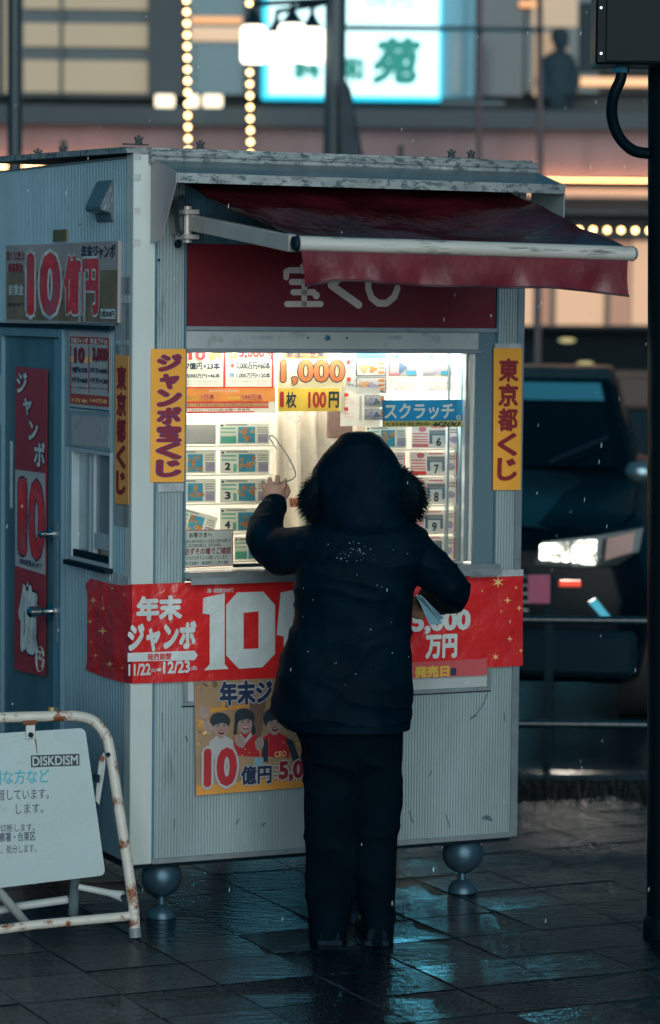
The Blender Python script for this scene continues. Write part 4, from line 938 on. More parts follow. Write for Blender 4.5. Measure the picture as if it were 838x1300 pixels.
# left hand: palm and five bent fingers, back of the hand to us
hx = wr_ + Vector((-.002, .012, .030)); 
g.ball(hx, (.036, .017, .038), 18, 12); g.ball(hx + Vector((.004, -.002, -.03)), (.026, .018, .026), 14, 10)
fing = [(-.031, .016, .0070), (-.011, .030, .0078), (.010, .040, .0080), (.031, .024, .0078)]
for dx, h, r_ in fing:
    b = hx + Vector((dx, 0, .022)); chain(g, [b, b + Vector((dx*.08, .004, h*.6)), b + Vector((dx*.12, .024, h*.75)), b + Vector((dx*.1, .034, h*.1))], [r_*1.05, r_, r_*.92, r_*.8], n=10, sub=4)
b = hx + Vector((.030, .004, -.012)); chain(g, [b, b + Vector((.014, .010, .020)), b + Vector((.004, .026, .040))], [.0105, .0095, .008], n=10, sub=4)
# right hand: closed on the folded paper
h2 = wr2 + Vector((-.03, .03, -.02)); g.ball(h2, (.036, .024, .036), 16, 10)
for k in range(4):
    b = h2 + Vector((-.022, .012, .024 - k*.016)); chain(g, [b, b + Vector((-.024, .008, -.002)), b + Vector((-.028, -.014, -.004))], [.009, .0085, .007], n=8, sub=3)
b = h2 + Vector((-.006, -.012, .030)); chain(g, [b, b + Vector((-.022, -.010, .004))], [.010, .008], n=8, sub=3)
body = fused('person', g, skin, None, .0036, smooth=1)
per = tag(body, 'person in dark hooded parka with fur trim, seen from behind at the lit window', 'person')
WP_ = WM[per]
def wrinkle(p):
    a = noise.noise(Vector((p.x*7, p.y*7, p.z*5))); b = noise.noise(Vector((p.x*22+9, p.y*22, p.z*14)))
    w_ = noise.noise(Vector((p.x*4+3, p.y*4, p.z*10))); r_ = (1-abs(noise.noise(Vector((p.x*5, p.y*5+7, p.z*13)))))**6
    return .006*a + .0035*b + .004*w_ + .007*r_
g = G()
loft(g, [(655, 418, 506, .05, .05), (664, 398, 522, .085, .085), (674, 388, 540, .105, .105), (690, 384, 546, .12, .12), (720, 379, 537, .13, .13), (748, 375, 526, .13, .13), (790, 371, 521, .13, .125), (835, 358, 520, .14, .135), (880, 349, 522, .15, .145), (903, 344, 522, .155, .15), (912, 350, 521, .155, .15), (922, 362, 520, .155, .15)], pw=2.6)
chain(g, [Pp(399, 693, .01), Pp(358, 698, .09), Pp(338, 678, .14), Pp(347, 642, .235)], [.068, .070, .060, .034], n=20)
g.tube([Pp(347, 648, .22), Pp(347, 636, .25)], [.040, .037], 18)
chain(g, [Pp(522, 700, .0), Pp(556, 730, -.01), Pp(573, 753, .02), Pp(548, 762, .17)], [.066, .062, .054, .042], n=20)
coat_ = fused('parka', g, coat_m, per, .0055, smooth=3, disp=wrinkle)
# hem band, seams
g = G(); loft(g, [(914, 351, 522, .158, .153), (923, 361, 521, .158, .153)], pw=2.6); mk('hem_band', g, coat_m, coat_, I4, smooth=True)
# hood
g = G()
loft(g, [(549, 440, 474, .06, .04), (553, 432, 482, .10, .065), (562, 425, 490, .13, .09), (576, 411, 502, .14, .10), (597, 397, 513, .15, .11), (622, 394, 520, .15, .115), (645, 396, 521, .14, .12), (664, 400, 522, .12, .12), (680, 404, 518, .09, .11)], pw=2.15)
def hoodw(p): return .004*noise.noise(Vector((p.x*12, p.y*12, p.z*16))) + .002*noise.noise(Vector((p.x*40, p.y*40, p.z*40)))
hood = fused('hood', g, coat_m, per, .005, smooth=5, disp=hoodw)
fc = Pp(461, 629, .045)
ring = []
for k in range(64):
    t = 2*math.pi*k/64; ring.append(fc + Vector((.152*math.cos(t), .07 - .17*abs(math.cos(t))**1.5, .088*math.sin(t) - .006)))
g = G(); g.tube(ring + [ring[0], ring[1]], .029, 10); mk('fur_trim', g, fur_m, hood, I4, smooth=True)
g = G()
for k in range(16000):
    t = random.random()*2*math.pi; c = fc + Vector((.152*math.cos(t), .07 - .17*abs(math.cos(t))**1.5, .088*math.sin(t) - .006))
    out_ = Vector((math.cos(t), 0, math.sin(t)*.8)); q = random.random()*2*math.pi
    n1 = (out_*math.cos(q) + Vector((0, 1, 0))*math.sin(q)).normalized()
    n1 = (n1 + Vector((random.uniform(-.45, .45), random.uniform(-.45, .45), random.uniform(-.6, .25)))).normalized()
    L = random.uniform(.010, .040); a = c + n1*.021; sd_ = n1.cross(Vector((random.random(), random.random(), random.random()))).normalized()*.0016
    mid_ = a + n1*L*.6; tip = a + n1*L + Vector((0, 0, -.006))
    g.add([a-sd_, a+sd_, mid_+sd_*.6, mid_-sd_*.6, tip], [(0, 1, 2, 3), (3, 2, 4)])
o = mk('fur', g, fur_m, hood, I4, recalc=False); o['kind'] = 'stuff'
g = G()                                            # rain beads on the back of the coat
for k in range(60):
    bx_, by_ = (random.gauss(446, 14), random.gauss(703, 13)) if k < 36 else (random.uniform(385, 520), random.uniform(600, 900))
    r_ = ray(bx_, by_); hit = None
    ok, loc, nn_, ii_ = coat_.ray_cast(WM[coat_].inverted() @ EYE, r_.normalized())
    if not ok: continue
    g.ball(WM[coat_] @ loc, random.uniform(.0006, .0015), 6, 4)
o = mk('rain_beads', g, mat('bead', (.55, .68, .72), .1), coat_, I4, smooth=True); o['kind'] = 'stuff'
# trousers and shoes
g = G()
loft(g, [(895, 380, 510, .10, .11), (925, 376, 508, .10, .12), (965, 388, 506, .09, .10), (1010, 402, 490, .04, .04)], pw=2.4)
for xs_ in ([(880, 380, 454), (965, 384, 457), (1040, 387, 457), (1075, 388, 456), (1110, 389, 455), (1145, 390, 448), (1180, 393, 440), (1196, 393, 440)],
            [(880, 440, 514), (965, 440, 511), (1040, 442, 507), (1075, 443, 505), (1110, 446, 503), (1145, 454, 501), (1180, 461, 499), (1196, 461, 499)]):
    loft(g, [(a, b, c, .075 - .025*(a-880)/310, .085 - .025*(a-880)/310) for a, b, c in xs_], pw=2.2)
def tw(p): return .004*noise.noise(Vector((p.x*9, p.y*9, p.z*11))) + .007*(1-abs(noise.noise(Vector((p.x*6, p.y*6, p.z*9+4)))))**6
fused('trousers', g, trous_m, per, .006, smooth=3, disp=tw)
for x1 in (419, 478):
    q = Pp(x1, 1190); g = G()
    pr = [(0, .030, .055), (.05, .040, .075), (.11, .041, .07), (.18, .042, .05), (.225, .034, .036), (.245, .015, .022)]
    vs = []
    for d, hw, hh in pr:
        for k in range(12):
            t = 2*math.pi*k/12; vs.append((q.x + hw*math.cos(t) - .15*d, q.y - .06 + d, max(.006, hh*.5 + hh*.5*math.sin(t))))
    g.add(vs, [(i*12+k, i*12+(k+1) % 12, (i+1)*12+(k+1) % 12, (i+1)*12+k) for i in range(len(pr)-1) for k in range(12)] + [tuple(range(11, -1, -1)), tuple(range(60, 72))])
    sh_ = mk('shoe', g, shoe_m, per, I4, smooth=True)
    mk('sole', G().prism([(q.x-.036, q.y-.062, .0), (q.x+.036, q.y-.062, 0), (q.x+.025, q.y+.12, 0), (q.x-.01, q.y+.185, 0), (q.x-.06, q.y+.17, 0), (q.x-.062, q.y+.06, 0)], (0, 0, .014)), dark_gap, sh_, I4)
# folded paper and thin cord in the hands
a, b, c, d = Pp(527, 757, .0), Pp(533, 757, -.03), Pp(562, 786, -.06), Pp(550, 790, -.03)
g = G(); g.prism([a, b, c, d], (.004, .02, .002)); g.prism([a + Vector((.006, -.02, .0)), b + Vector((.010, -.02, -.004)), c + Vector((-.004, -.02, -.012)), d + Vector((-.012, -.02, -.006))], (.003, .008, .001))
tag(mk('folded_paper', g, mat('blue_white_paper', (.22, .42, .52), .4), None, I4), 'folded pale paper tucked under the right arm of the parka', 'paper')
pts = [Pp(*p) for p in ((351, 570, .31), (346, 562, .31), (342, 555, .31), (347, 554, .31), (358, 568, .305), (368, 584, .30), (375, 600, .295), (373, 607, .285), (362, 612, .275), (352, 614, .265), (344, 618, .262))]
g = G(); chain(g, pts, [.0020]*len(pts), n=8, sub=5); tag(mk('thin_cord', g, mat('grey_cord', (.22, .25, .26), .35, .5), None, I4, smooth=True), 'thin grey bent cord rising from the raised hand in front of the window', 'cord')

# ================================================================ FOLDING SIGN STAND (left foreground)
o0 = Gp(171, 1190); th = R(17); dvec = Vector((math.cos(th), math.sin(th), 0)); nrm = Vector((-math.sin(th), math.cos(th), 0)); lean = R(7)
upv = (Vector((0, 0, 1))*math.cos(lean) + nrm*math.sin(lean)).normalized(); pn = dvec.cross(upv).normalized()
def Bp(px, py, off=0.0):
    d = ray(px, py); q = o0 - pn*0 ; t = (q + pn*off - EYE).dot(pn)/d.dot(pn); return EYE + d*t
if pn.y > 0: pn = -pn                                            # points towards the camera
st = empty('sign_stand', Gp(60, 1190), I4, 'rust-flecked white tubular stand holding a notice board at the left', 'sign stand')
def curvepts(L, sub=8):
    pts = [Vector(p) for p in L]; P = []
    for i in range(len(pts)-1):
        p0 = pts[max(0, i-1)]; p1 = pts[i]; p2 = pts[i+1]; p3 = pts[min(len(pts)-1, i+2)]
        for k in range(sub):
            t = k/sub; P.append(.5*((2*p1) + (p2-p0)*t + (2*p0-5*p1+4*p2-p3)*t*t + (3*p1-p0-3*p2+p3)*t**3))
    P.append(pts[-1]); return P
rt = .0165
main = [Bp(-190, 1225), Bp(-165, 1000), Bp(-150, 950), Bp(-128, 922), Bp(-80, 914), Bp(0, 911), Bp(60, 909.5), Bp(95, 909), Bp(118, 915), Bp(133, 932), Bp(140, 955), Bp(151, 1025), Bp(168, 1138), Bp(171.5, 1184)]
mk('tube_frame', G().tube(curvepts(main), rt, 16), rusty, st, I4, smooth=True)
mk('rubber_foot', G().tube([Bp(171, 1178), Bp(172, 1190)], rt*1.15, 14), mat('grey_foot', (.2, .24, .26), .4), st, I4, smooth=True)
mk('lower_bar', G().tube([Bp(-180, 1204), Bp(0, 1180), Bp(45, 1174), Bp(164, 1163)], .0145, 14), rusty, st, I4, smooth=True)
bk = .16
mk('rear_bar', G().tube([Bp(-60, 1168, -bk), Bp(22, 1151, -bk), Bp(86, 1142, -bk)], .013, 12), mat('white_tube', (.5, .54, .54), .4, var=.1), st, I4, smooth=True)
mk('rear_leg', G().tube([Bp(-4, 1128, -.02), Bp(36, 1176, -bk-.02)], .014, 12), MATS['white_tube'], st, I4, smooth=True)
mk('rear_post', G().tube([Bp(97, 1100, -.06), Bp(93, 1160, -bk)], .016, 12), mat('grey_tube', (.14, .2, .23), .5), st, I4, smooth=True)
mk('brace', G().tube([Bp(100, 1126, -.05), Bp(140, 1134, -.02), Bp(156, 1138, .0)], [.010, .011, .017], 12), MATS['white_tube'], st, I4, smooth=True)
q = Bp(156, 1139, .012); mk('bolt', G().tube([q, q+pn*.012], .008, 10), dark_gap, st, I4)
# hinge link at the right
q = [Bp(126, 966, .0), Bp(132, 955, .0), Bp(134, 962, .0), Bp(133, 978, .0), Bp(126, 1022, -.03), Bp(121, 1016, -.03)]
mk('hinge_link', G().prism(q, -pn*.01), MATS['white_tube'], st, I4)
mk('hinge_clip', G().prism([Bp(121, 982, .006), Bp(127, 984, .006), Bp(126, 994, .006), Bp(120, 992, .006)], -pn*.015), dark_gap, st, I4)
q = Bp(129, 963, .004); mk('bolt', G().tube([q, q+pn*.01], .008, 10), rust, st, I4); q = Bp(137, 958, .018); mk('bolt', G().tube([q, q+pn*.006], .007, 10), dark_gap, st, I4)
# board with rounded corners
C4 = [(-172, 942), (108, 924), (134, 1111), (-190, 1150)]; rc = 5; P = []
P3 = [Bp(*c, .006) for c in C4]
for i in range(4):
    a, b, c = P3[i-1], P3[i], P3[(i+1) % 4]; u1 = (a-b).normalized()*.02; u2 = (c-b).normalized()*.02
    for k in range(6):
        t = k/5; P.append(b + u1*(1-t)**2 + u2*t**2)
bd = mk('board', G().prism(P, -pn*.010), white_m, st, I4)
mk('bracket', G().prism([Bp(33, 919, .014), Bp(45, 919, .014), Bp(45, 937, .014), Bp(33, 939, .014)], -pn*.012), MATS['white_tube'], st, I4, bevel=.002)
mk('strap', G().tube([Bp(29, 918, .019), Bp(46, 917, .019)], .007, 10), rust, st, I4); q = Bp(39, 933, .016); mk('bolt', G().tube([q, q+pn*.007], .008, 10), dark_gap, st, I4)
mk('rust_stain', G().add([Bp(44, 938, .0068), Bp(46, 938, .0068), Bp(48, 957, .0068), Bp(47, 957, .0068)], [(0, 1, 2, 3)]), rust, bd, I4, recalc=False)
class FaceB(Face):
    def __init__(s, off, parent, step): s.off = off; s.parent = parent; s.step = step; s.kind = 'B'; s.warp = None
    def uz(s, px, py): q = Bp(px, py, s.off) - o0; return q.dot(dvec), q.dot(upv)
    def pt(s, a, z, lay): return o0 + dvec*a + upv*z + pn*(s.off + lay*s.step)
_mk = mk
def mk(name, g, m, parent=None, space=K, **k):
    return _mk(name, g, m, parent, I4 if parent is bd else space, **k)
fB = FaceB(.006, bd, .0008)
tq = mat('turquoise_ink', (.02, .38, .50), .5)
fB.rect(39, 959, 101, 972, black, 1); fB.text('DISKDISM', 41, 960.5, 99, 970.5, white_m, 2, .02); 
fB.text('困な方など', -12, 978, 63, 994, tq, 2, .012)
fB.text('保管しています。', -14, 1003, 62, 1014, navy, 2, .008); fB.text('します。', 20, 1021, 55, 1032, navy, 2, .008)
fB.text('は切断します。', -7, 1047, 44, 1055, navy, 2, 0); fB.text('上野警察署・台東区', -24, 1058, 45, 1067, navy, 2, .01); fB.text('のうえ、処分します。', -20, 1074, 46, 1082, navy, 2, 0)
mk = _mk

# ================================================================ BOLLARDS in front of the kiosk
def bollard(px, py, rpx, label):
    u_ = F(px, py, .075).x; p = K @ Vector((u_, .075, 0)); p = Vector((p.x, p.y, 0)); r_ = rpx*p.y/FPX; c = .128
    b = empty('ball_bollard', (p.x, p.y, 0), I4, label, 'bollard', 'ball topped bollards under the front edge of the kiosk')
    _b = (p.x, p.y, 0)
    mk('ball', G().ball((p.x, p.y, c), r_, 32, 20), steel_b, b, I4, smooth=True)
    mk('neck', G().lathe(_b, [(r_*.22, .03), (r_*.18, c-r_*.93), (r_*.3, c-r_*.88)], 16), steel_b, b, I4, smooth=True)
    mk('base', G().lathe(_b, [(r_*.72, 0), (r_*.70, .014), (r_*.52, .030), (r_*.28, .040), (r_*.2, .042)], 24), steel_b, b, I4, smooth=True)
    return b
bollard(205, 1130, 26, 'ball topped metal bollard beside the foot of the white sign stand')
bollard(587, 1100, 26, 'ball topped metal bollard on the right, away from the sign stand')

# ================================================================ BLACK UTILITY POLE (right edge)
pb = Gp(842, 1190); pp = empty('utility_pole', (pb.x, pb.y, 0), I4, 'thick black pole with control box and bent conduit at the right edge', 'pole')
rp = 21*pb.y/FPX
pt_ = Wp(844, 0, pb.y)
mk('pole_shaft', G().tube([(pb.x, pb.y, 0), pt_, pt_ + (pt_-Vector((pb.x, pb.y, 0)))*.6], rp, 32), polem, pp, I4, smooth=True)
mk('base_collar', G().lathe((pb.x, pb.y, 0), [(rp*1.25, 0), (rp*1.25, .05), (rp*1.02, .07)], 24), polem, pp, I4, smooth=True)
b0_, b1_ = Wp(755, 82, pb.y-.14), Wp(868, -60, pb.y-.14)
bx = mk('control_box', G().box((b0_.x, pb.y-.16, b0_.z), (b1_.x, pb.y+.02, b1_.z)), polem, pp, I4, bevel=.006)
mk('box_door', G().box((b0_.x+.03, pb.y-.168, b0_.z+.008), (b1_.x-.02, pb.y-.161, b1_.z-.01)), polem, bx, I4, bevel=.002)
for py in (68, 10): q = Wp(763, py, pb.y-.16); mk('screw', G().tube([q, q+Vector((0, -.006, 0))], .004, 8), chrome, bx, I4)
g = G(); q0 = Wp(789, 82, pb.y-.09); pts = [q0, Wp(788, 100, pb.y-.09), Wp(779, 122, pb.y-.08), Wp(777, 148, pb.y-.06), Wp(786, 174, pb.y-.04), Wp(804, 191, pb.y-.02), Wp(826, 195, pb.y)]
g.tube(curvepts(pts, 8), .017, 14); mk('conduit', g, polem, pp, I4, smooth=True)
mk('gland', G().tube([q0+Vector((0, 0, .002)), q0+Vector((0, 0, -.025))], .023, 8), chrome, pp, I4)

# ================================================================ GUARD RAIL behind, along the kerb
gy = 11.55
gr_ = empty('guard_rail', (1.5, gy, 0), I4, 'low black pipe guard rail with two wet horizontal rails behind the kiosk', 'guard rail')
for py in (787, 919):
    q = Wp(700, py, gy); mk('rail', G().tube([(-3, gy, q.z), (4, gy, q.z)], .017, 14), mat('wet_rail_paint', (.004, .02, .03), .18, bump=.4, bscale=70), gr_, I4, smooth=True)
for x in (-2.6, -.4, 1.42+.55, 3.9): mk('post', G().tube([(x, gy+.03, 0), (x, gy+.03, .75)], .03, 14), polem, gr_, I4, smooth=True)

# ================================================================ CAR behind the rail
carm = mat('black_car_paint', (.0003, .004, .008), .3, 0, bump=.2, bscale=120, spec=.10)
cglass = mat('dark_car_glass', (.0006, .005, .009), .15, spec=.15)
def car(ox, oy, rz, label, on=True, lit=.9):
    """sedan-like taxi, front towards -Y"""
    root = empty('car', (0, 0, 0), Matrix.Translation((ox, oy, -.14)) @ Matrix.Rotation(rz, 4, 'Z'), label, 'car')
    SP = Matrix.Translation((ox, oy, -.14)) @ Matrix.Rotation(rz, 4, 'Z') @ Matrix.Diagonal((1, 1, 1.12, 1))
    H = .875
    def sec(y, hw, zs):   # cross-section of the shell: half width at z levels
        return [(w_*s, y, z) for s in (1,) for w_, z in zs]
    prof = [ # y, [(halfwidth, z)...] bottom to top
        (0.00, [(.60, .30), (.70, .42), (.72, .58), (.66, .74), (.40, .80)]),
        (0.12, [(.72, .22), (.83, .40), (.85, .62), (.78, .84), (.45, .90)]),
        (0.45, [(.80, .20), (.87, .45), (.88, .70), (.82, .92), (.50, .97)]),
        (1.10, [(.80, .20), (.88, .45), (.89, .75), (.84, .99), (.55, 1.04)]),
        (1.35, [(.80, .20), (.88, .45), (.89, .78), (.85, 1.03), (.60, 1.08)]),
        (3.60, [(.80, .20), (.88, .45), (.89, .80), (.85, 1.05), (.60, 1.10)]),
        (4.30, [(.76, .25), (.85, .45), (.86, .75), (.80, 1.00), (.55, 1.04)]),
        (4.45, [(.60, .35), (.75, .45), (.76, .70), (.70, .92), (.40, .96)])]
    vs, fs = [], []
    for y, L in prof:
        row = [(w_, y, z) for w_, z in L]; row += [(-w_, y, z) for w_, z in reversed(L)]; vs += row
    n = 10
    for i in range(len(prof)-1):
        for k in range(n): fs.append((i*n+k, i*n+(k+1) % n, (i+1)*n+(k+1) % n, (i+1)*n+k))
    fs += [tuple(range(n)), tuple(range((len(prof)-1)*n+n-1, (len(prof)-1)*n-1, -1))]
    mk('body', G().add(vs, fs), carm, root, SP, smooth=True, bevel=.02)
    g = G(); gl_ = []                                # bonnet skin, slightly crowned and proud of the body
    for y, hw, z in ((.10, .60, .885), (.45, .66, .965), (.80, .69, 1.005), (1.12, .70, 1.050), (1.28, .70, 1.070)):
        for k in range(9): t = k/4 - 1; gl_.append((hw*t, y, z + .022*(1-t*t) - (.05*abs(t)**3)))
    g.add(gl_, [(j*9+k, j*9+k+1, (j+1)*9+k+1, (j+1)*9+k) for j in range(4) for k in range(8)])
    bn = mk('bonnet', g, mat('wet_bonnet', (.006, .008, .010), .22, 0, var=.4, bump=.5, bscale=60, spec=.6), root, SP, smooth=True, recalc=False)
    for s in (-.3, .3): mk('wiper', G().tube([(s, 1.33, 1.12), (s+.30, 1.50, 1.235)], .010, 6), dark_gap, bn, SP)
    rows = [(1.30, .76, 1.04), (2.00, .60, 1.50), (2.3, .59, 1.55), (3.2, .58, 1.55), (3.55, .60, 1.46), (4.0, .72, 1.06)]
    vs = [];
    for y, hw, z in rows: vs += [(-hw, y, z), (hw, y, z)]
    base = [(-.80, 1.30, 1.03), (.80, 1.30, 1.03), (.80, 4.0, 1.03), (-.80, 4.0, 1.03)]
    g = G(); m_ = len(rows); idx = [(2*i, 2*i+1, 2*i+3, 2*i+2) for i in range(m_-1)]; 
    sides = [tuple([2*i+1 for i in range(m_)]), tuple([2*i for i in range(m_-1, -1, -1)])]
    g.add(vs, idx + sides + [(0, 2*m_-2, 2*m_-1, 1)])
    cab = mk('cabin', g, carm, root, SP, smooth=False, bevel=.015)
    mk('windscreen', G().add([(-.66, 1.365, 1.10), (.66, 1.365, 1.10), (.55, 1.93, 1.475), (-.55, 1.93, 1.475)], [(0, 1, 2, 3)]), cglass, cab, SP, recalc=False)
    mk('painted_reflection', G().add([(-.572, 1.80, 1.40), (.572, 1.80, 1.40), (.545, 1.925, 1.482), (-.545, 1.925, 1.482)], [(0, 1, 2, 3)]), mat('cyan_reflection_paint', (.04, .20, .28), .3, spec=.1), cab, SP, recalc=False)  # cyan patch painted in for the light reflected at the windscreen top
    for s in (-1, 1):
        mk('side_window', G().prism([(.735*s, 1.62, 1.10), (.62*s, 2.1, 1.46), (.605*s, 2.72, 1.50), (.715*s, 2.72, 1.10)], (.008*s, 0, .002)), cglass, cab, SP)
        mk('side_window', G().prism([(.715*s, 2.80, 1.10), (.605*s, 2.80, 1.50), (.60*s, 3.35, 1.47), (.70*s, 3.7, 1.10)], (.008*s, 0, .002)), cglass, cab, SP)
        # headlight unit: housing, bowls, indicator
        hl = mk('headlight', G().prism([(.30*s, -.02, .74), (.34*s, -.02, .84), (.58*s, .0, .865), (.82*s, .09, .90), (.80*s, .08, .80), (.70*s, -.01, .745), (.5*s, -.03, .735)], (0, .16, 0)), mat('headlight_chrome', (.08, .10, .11), .3, .6), root, SP)
        e_ = MATS.get('headlight_bulb') or glow('headlight_bulb', (1.0, .95, .80), 2.4)
        for xa, xb, za, zb_ in ((.33, .47, .765, .835), (.485, .60, .755, .85)): mk('bulb', G().prism([(xa*s, -.035, za), (xb*s, -.025, za-.008), (xb*s, -.022, zb_+.005), (xa*s, -.03, zb_-.004)], (0, -.012, 0)), e_, hl, SP, bevel=.005)
        mk('indicator', G().prism([(.64*s, -.015, .765), (.65*s, .0, .86), (.78*s, .055, .885), (.77*s, .05, .80)], (0, -.012, 0)), mat('amber_lens', (.50, .30, .26), .2, coat=.8), hl, SP)
        q = Vector((.79*s, .50, 1.12)); fm = mk('fender_mirror', G().ball(q, (.075, .05, .05), 14, 8), mat('dull_mirror', (.2, .3, .34), .3, .8), root, SP, smooth=True)
        mk('mirror_stalk', G().tube([q + Vector((0, 0, -.04)), q + Vector((-.02*s, .02, -.19))], .012, 8), dark_gap, fm, SP)
        for wy in (.80, 3.60):
            wh = mk('wheel', G().tube([(.70*s, wy, .31), (.87*s, wy, .31)], .31, 28), mat('tyre', (.012, .016, .018), .7), root, SP, smooth=True); mk('rim', G().tube([(.85*s, wy, .31), (.885*s, wy, .31)], [.20, .18], 20), trim_m, wh, SP, smooth=True)
    gr = mk('grille', G().box((-.28, -.03, .52), (.28, .0, .72)), dark_gap, root, SP)
    for k in range(5): mk('grille_bar', G().box((-.28, -.042, .54+k*.036), (.28, -.031, .552+k*.036)), chrome, gr, SP)
    mk('bumper', G().box((-.80, -.05, .26), (.80, .14, .46)), dark_gap, root, SP, bevel=.03)
    mk('number_plate', G().box((-.17, -.066, .40), (.17, -.052, .56)), mat('pink_lit_plate', (.62, .12, .20), .4), root, SP, bevel=.002)
    return root
glow('headlight_bulb', (1.0, .95, .80), 2.4)
_m = MATS['headlight_bulb']; _n = _m.node_tree; _v = _n.nodes.new('ShaderNodeTexVoronoi'); _v.inputs['Scale'].default_value = 26; _t = _n.nodes.new('ShaderNodeTexCoord'); _n.links.new(_t.outputs['Object'], _v.inputs['Vector'])
_r = _n.nodes.new('ShaderNodeMapRange'); _r.inputs[1].default_value = .1; _r.inputs[2].default_value = .7; _r.inputs[3].default_value = 8; _r.inputs[4].default_value = .25; _n.links.new(_v.outputs['Distance'], _r.inputs[0]); _n.links.new(_r.outputs[0], _n.nodes['Principled BSDF'].inputs['Emission Strength'])
hp = Wp(735, 684, 14.2)
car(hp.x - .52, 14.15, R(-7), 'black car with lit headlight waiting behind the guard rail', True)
brn = empty('parked_truck', Wp(800, 600, 24), I4, 'brownish box truck far back beside the pole', 'truck')
a_, b_ = Wp(768, 477, 24), Wp(900, 520, 24); mk('cargo_box', G().box((a_.x, 24, b_.z), (b_.x, 26, a_.z)), mat('brown_truck_box', (.07, .045, .035), .6), brn, I4, bevel=.02)
mk('chassis', G().box((a_.x-.1, 24.05, .25), (b_.x, 26, b_.z-.002)), dark_gap, brn, I4)
for k in (0, 1): mk('wheel', G().tube([(a_.x+.5+k*1.8, 24.0, .2), (a_.x+.5+k*1.8, 24.3, .2)], .34, 20), MATS['tyre'], brn, I4, smooth=True)
for sx_ in (-.45, .45):                           # the beams of the two headlights
    ld = bpy.data.lights.new('headlight_beam', 'SPOT'); ld.energy = 16; ld.spot_size = R(48); ld.spot_blend = .8; ld.shadow_soft_size = .06; ld.color = (1, .93, .78)
    lo = bpy.data.objects.new('headlight_beam', ld); sc.collection.objects.link(lo); lo.location = (hp.x-.52+sx_, 14.0, .76); lo.rotation_euler = Vector((.02, 1, .62)).to_track_quat('Z', 'Y').to_euler()
a, b = Wp(671, 730, 13.2), Wp(698, 766, 13.2)
tag(mk('pink_placard', G().box(a, b + Vector((0, .02, 0))), mat('pink_board', (.40, .06, .15), .4), None, I4), 'small pink placard beside the kiosk edge, low in front of the black car', 'placard')
mk('post', G().box((a.x+.08, 13.225, -.14), (a.x+.12, 13.245, a.z)), dark_gap, [o for o in bpy.data.objects if o.name == 'pink_placard'][0], I4)
# bicycles' small lights seen under the headlight: cyan light streak built as a glowing strip, and red lamp on the bumper side
q = Wp(724, 741, 13.6); tag(mk('marker_lamp', G().box(q + Vector((-.05, 0, -.014)), q + Vector((.05, .03, .014))), glow('red_lamp', (1, .08, .04), .7), None, I4, bevel=.003), 'small red marker lamp low in front of the black car', 'lamp')
a, b = Wp(747, 765, 13.5), Wp(771, 790, 13.5)
tag(mk('glowing_strip', G().prism([a, a + Vector((.035, 0, .02)), b + Vector((.02, 0, .02)), b + Vector((-.005, 0, .0))], (0, .02, 0)), mat('cyan_streak_glow', (.05, .45, .6), .3, emit=.2, ecol=(.1, .7, .9)), None, I4), 'slanting faintly glowing cyan strip low beside the black car', 'light streak')

# ================================================================ BUILDING across the road
BY = 30.0
bld = empty('building', (0, BY, 0), I4, 'wide commercial building across the road with lit shop sign and windows', 'building')
def bpx(x0, y0, x1, y1, d0=0.0, d1=.3, g=None):
    """box on the facade: pixel rectangle, front at BY+d0, back at BY+d1"""
    a, b = Wp(x0, y0, BY+d0), Wp(x1, y1, BY+d0); g = g or G(); return g.box((a.x, BY+d0, b.z), (b.x, BY+d1, a.z))
def bp(name, rect, m, d0=0.0, d1=.3, parent=None, **k): return mk(name, bpx(*rect, d0, d1), m, parent or bld, I4, **k)
dk = mat('dark_facade', (.006, .028, .045), .4, var=.25, vscale=.6); dk2 = mat('slate_facade', (.010, .032, .048), .5, var=.2, vscale=.5)
bp('wall', (-900, -240, 1750, 128), dk, .9, 1.2)
core = G(); _p0, _p1 = Wp(-900, -236, BY+1.3), Wp(1750, 380, BY+1.3); core.box((_p0.x, BY+1.3, -.02), (_p1.x, BY+9, _p0.z)); mk('core', core, dk, bld, I4)
beige = mat('lit_blind', (.12, .11, .09), .7, var=.10, vscale=1.2, emit=.27, ecol=(.95, .80, .54)); bar = mat('dark_mullion', (.02, .05, .07), .4)
win = bp('window', (-60, -60, 192, 124), bar, .62, .7)
for r_ in ((-60, -60, 10, 118), (30, -50, 187, 12), (30, 29, 187, 60), (30, 76, 187, 118)): bp('blind', r_, beige, .55, .61, win)
bp('mullion', (76, -60, 80, 120), mat('soft_mullion', (.05, .08, .09), .5), .50, .545, win); bp('mullion', (189, -60, 196, 124), bar, .48, .60, win)
bp('pillar', (194, -238, 232, 122), dk2, .3, .9); bp('pillar', (-2, -238, 2, 122), dk2, .3, .5)
w2 = bp('window', (240, -60, 312, 120), mat('teal_reflection_glass', (.02, .10, .14), .1, emit=.05, ecol=(.15, .5, .65)), .60, .7)  # teal tint and faint glow paint a reflection into the dark glass
bp('lit_strip', (243, 21, 307, 29), glow('orange_strip', (1, .45, .18), .9), .5, .59, w2); bp('lit_strip', (243, 34, 308, 52), mat('peach_lit', (.5, .35, .25), .6, emit=.45, ecol=(.95, .62, .38)), .5, .59, w2)
bp('pillar', (312, -238, 336, 122), dk2, .45, .9)
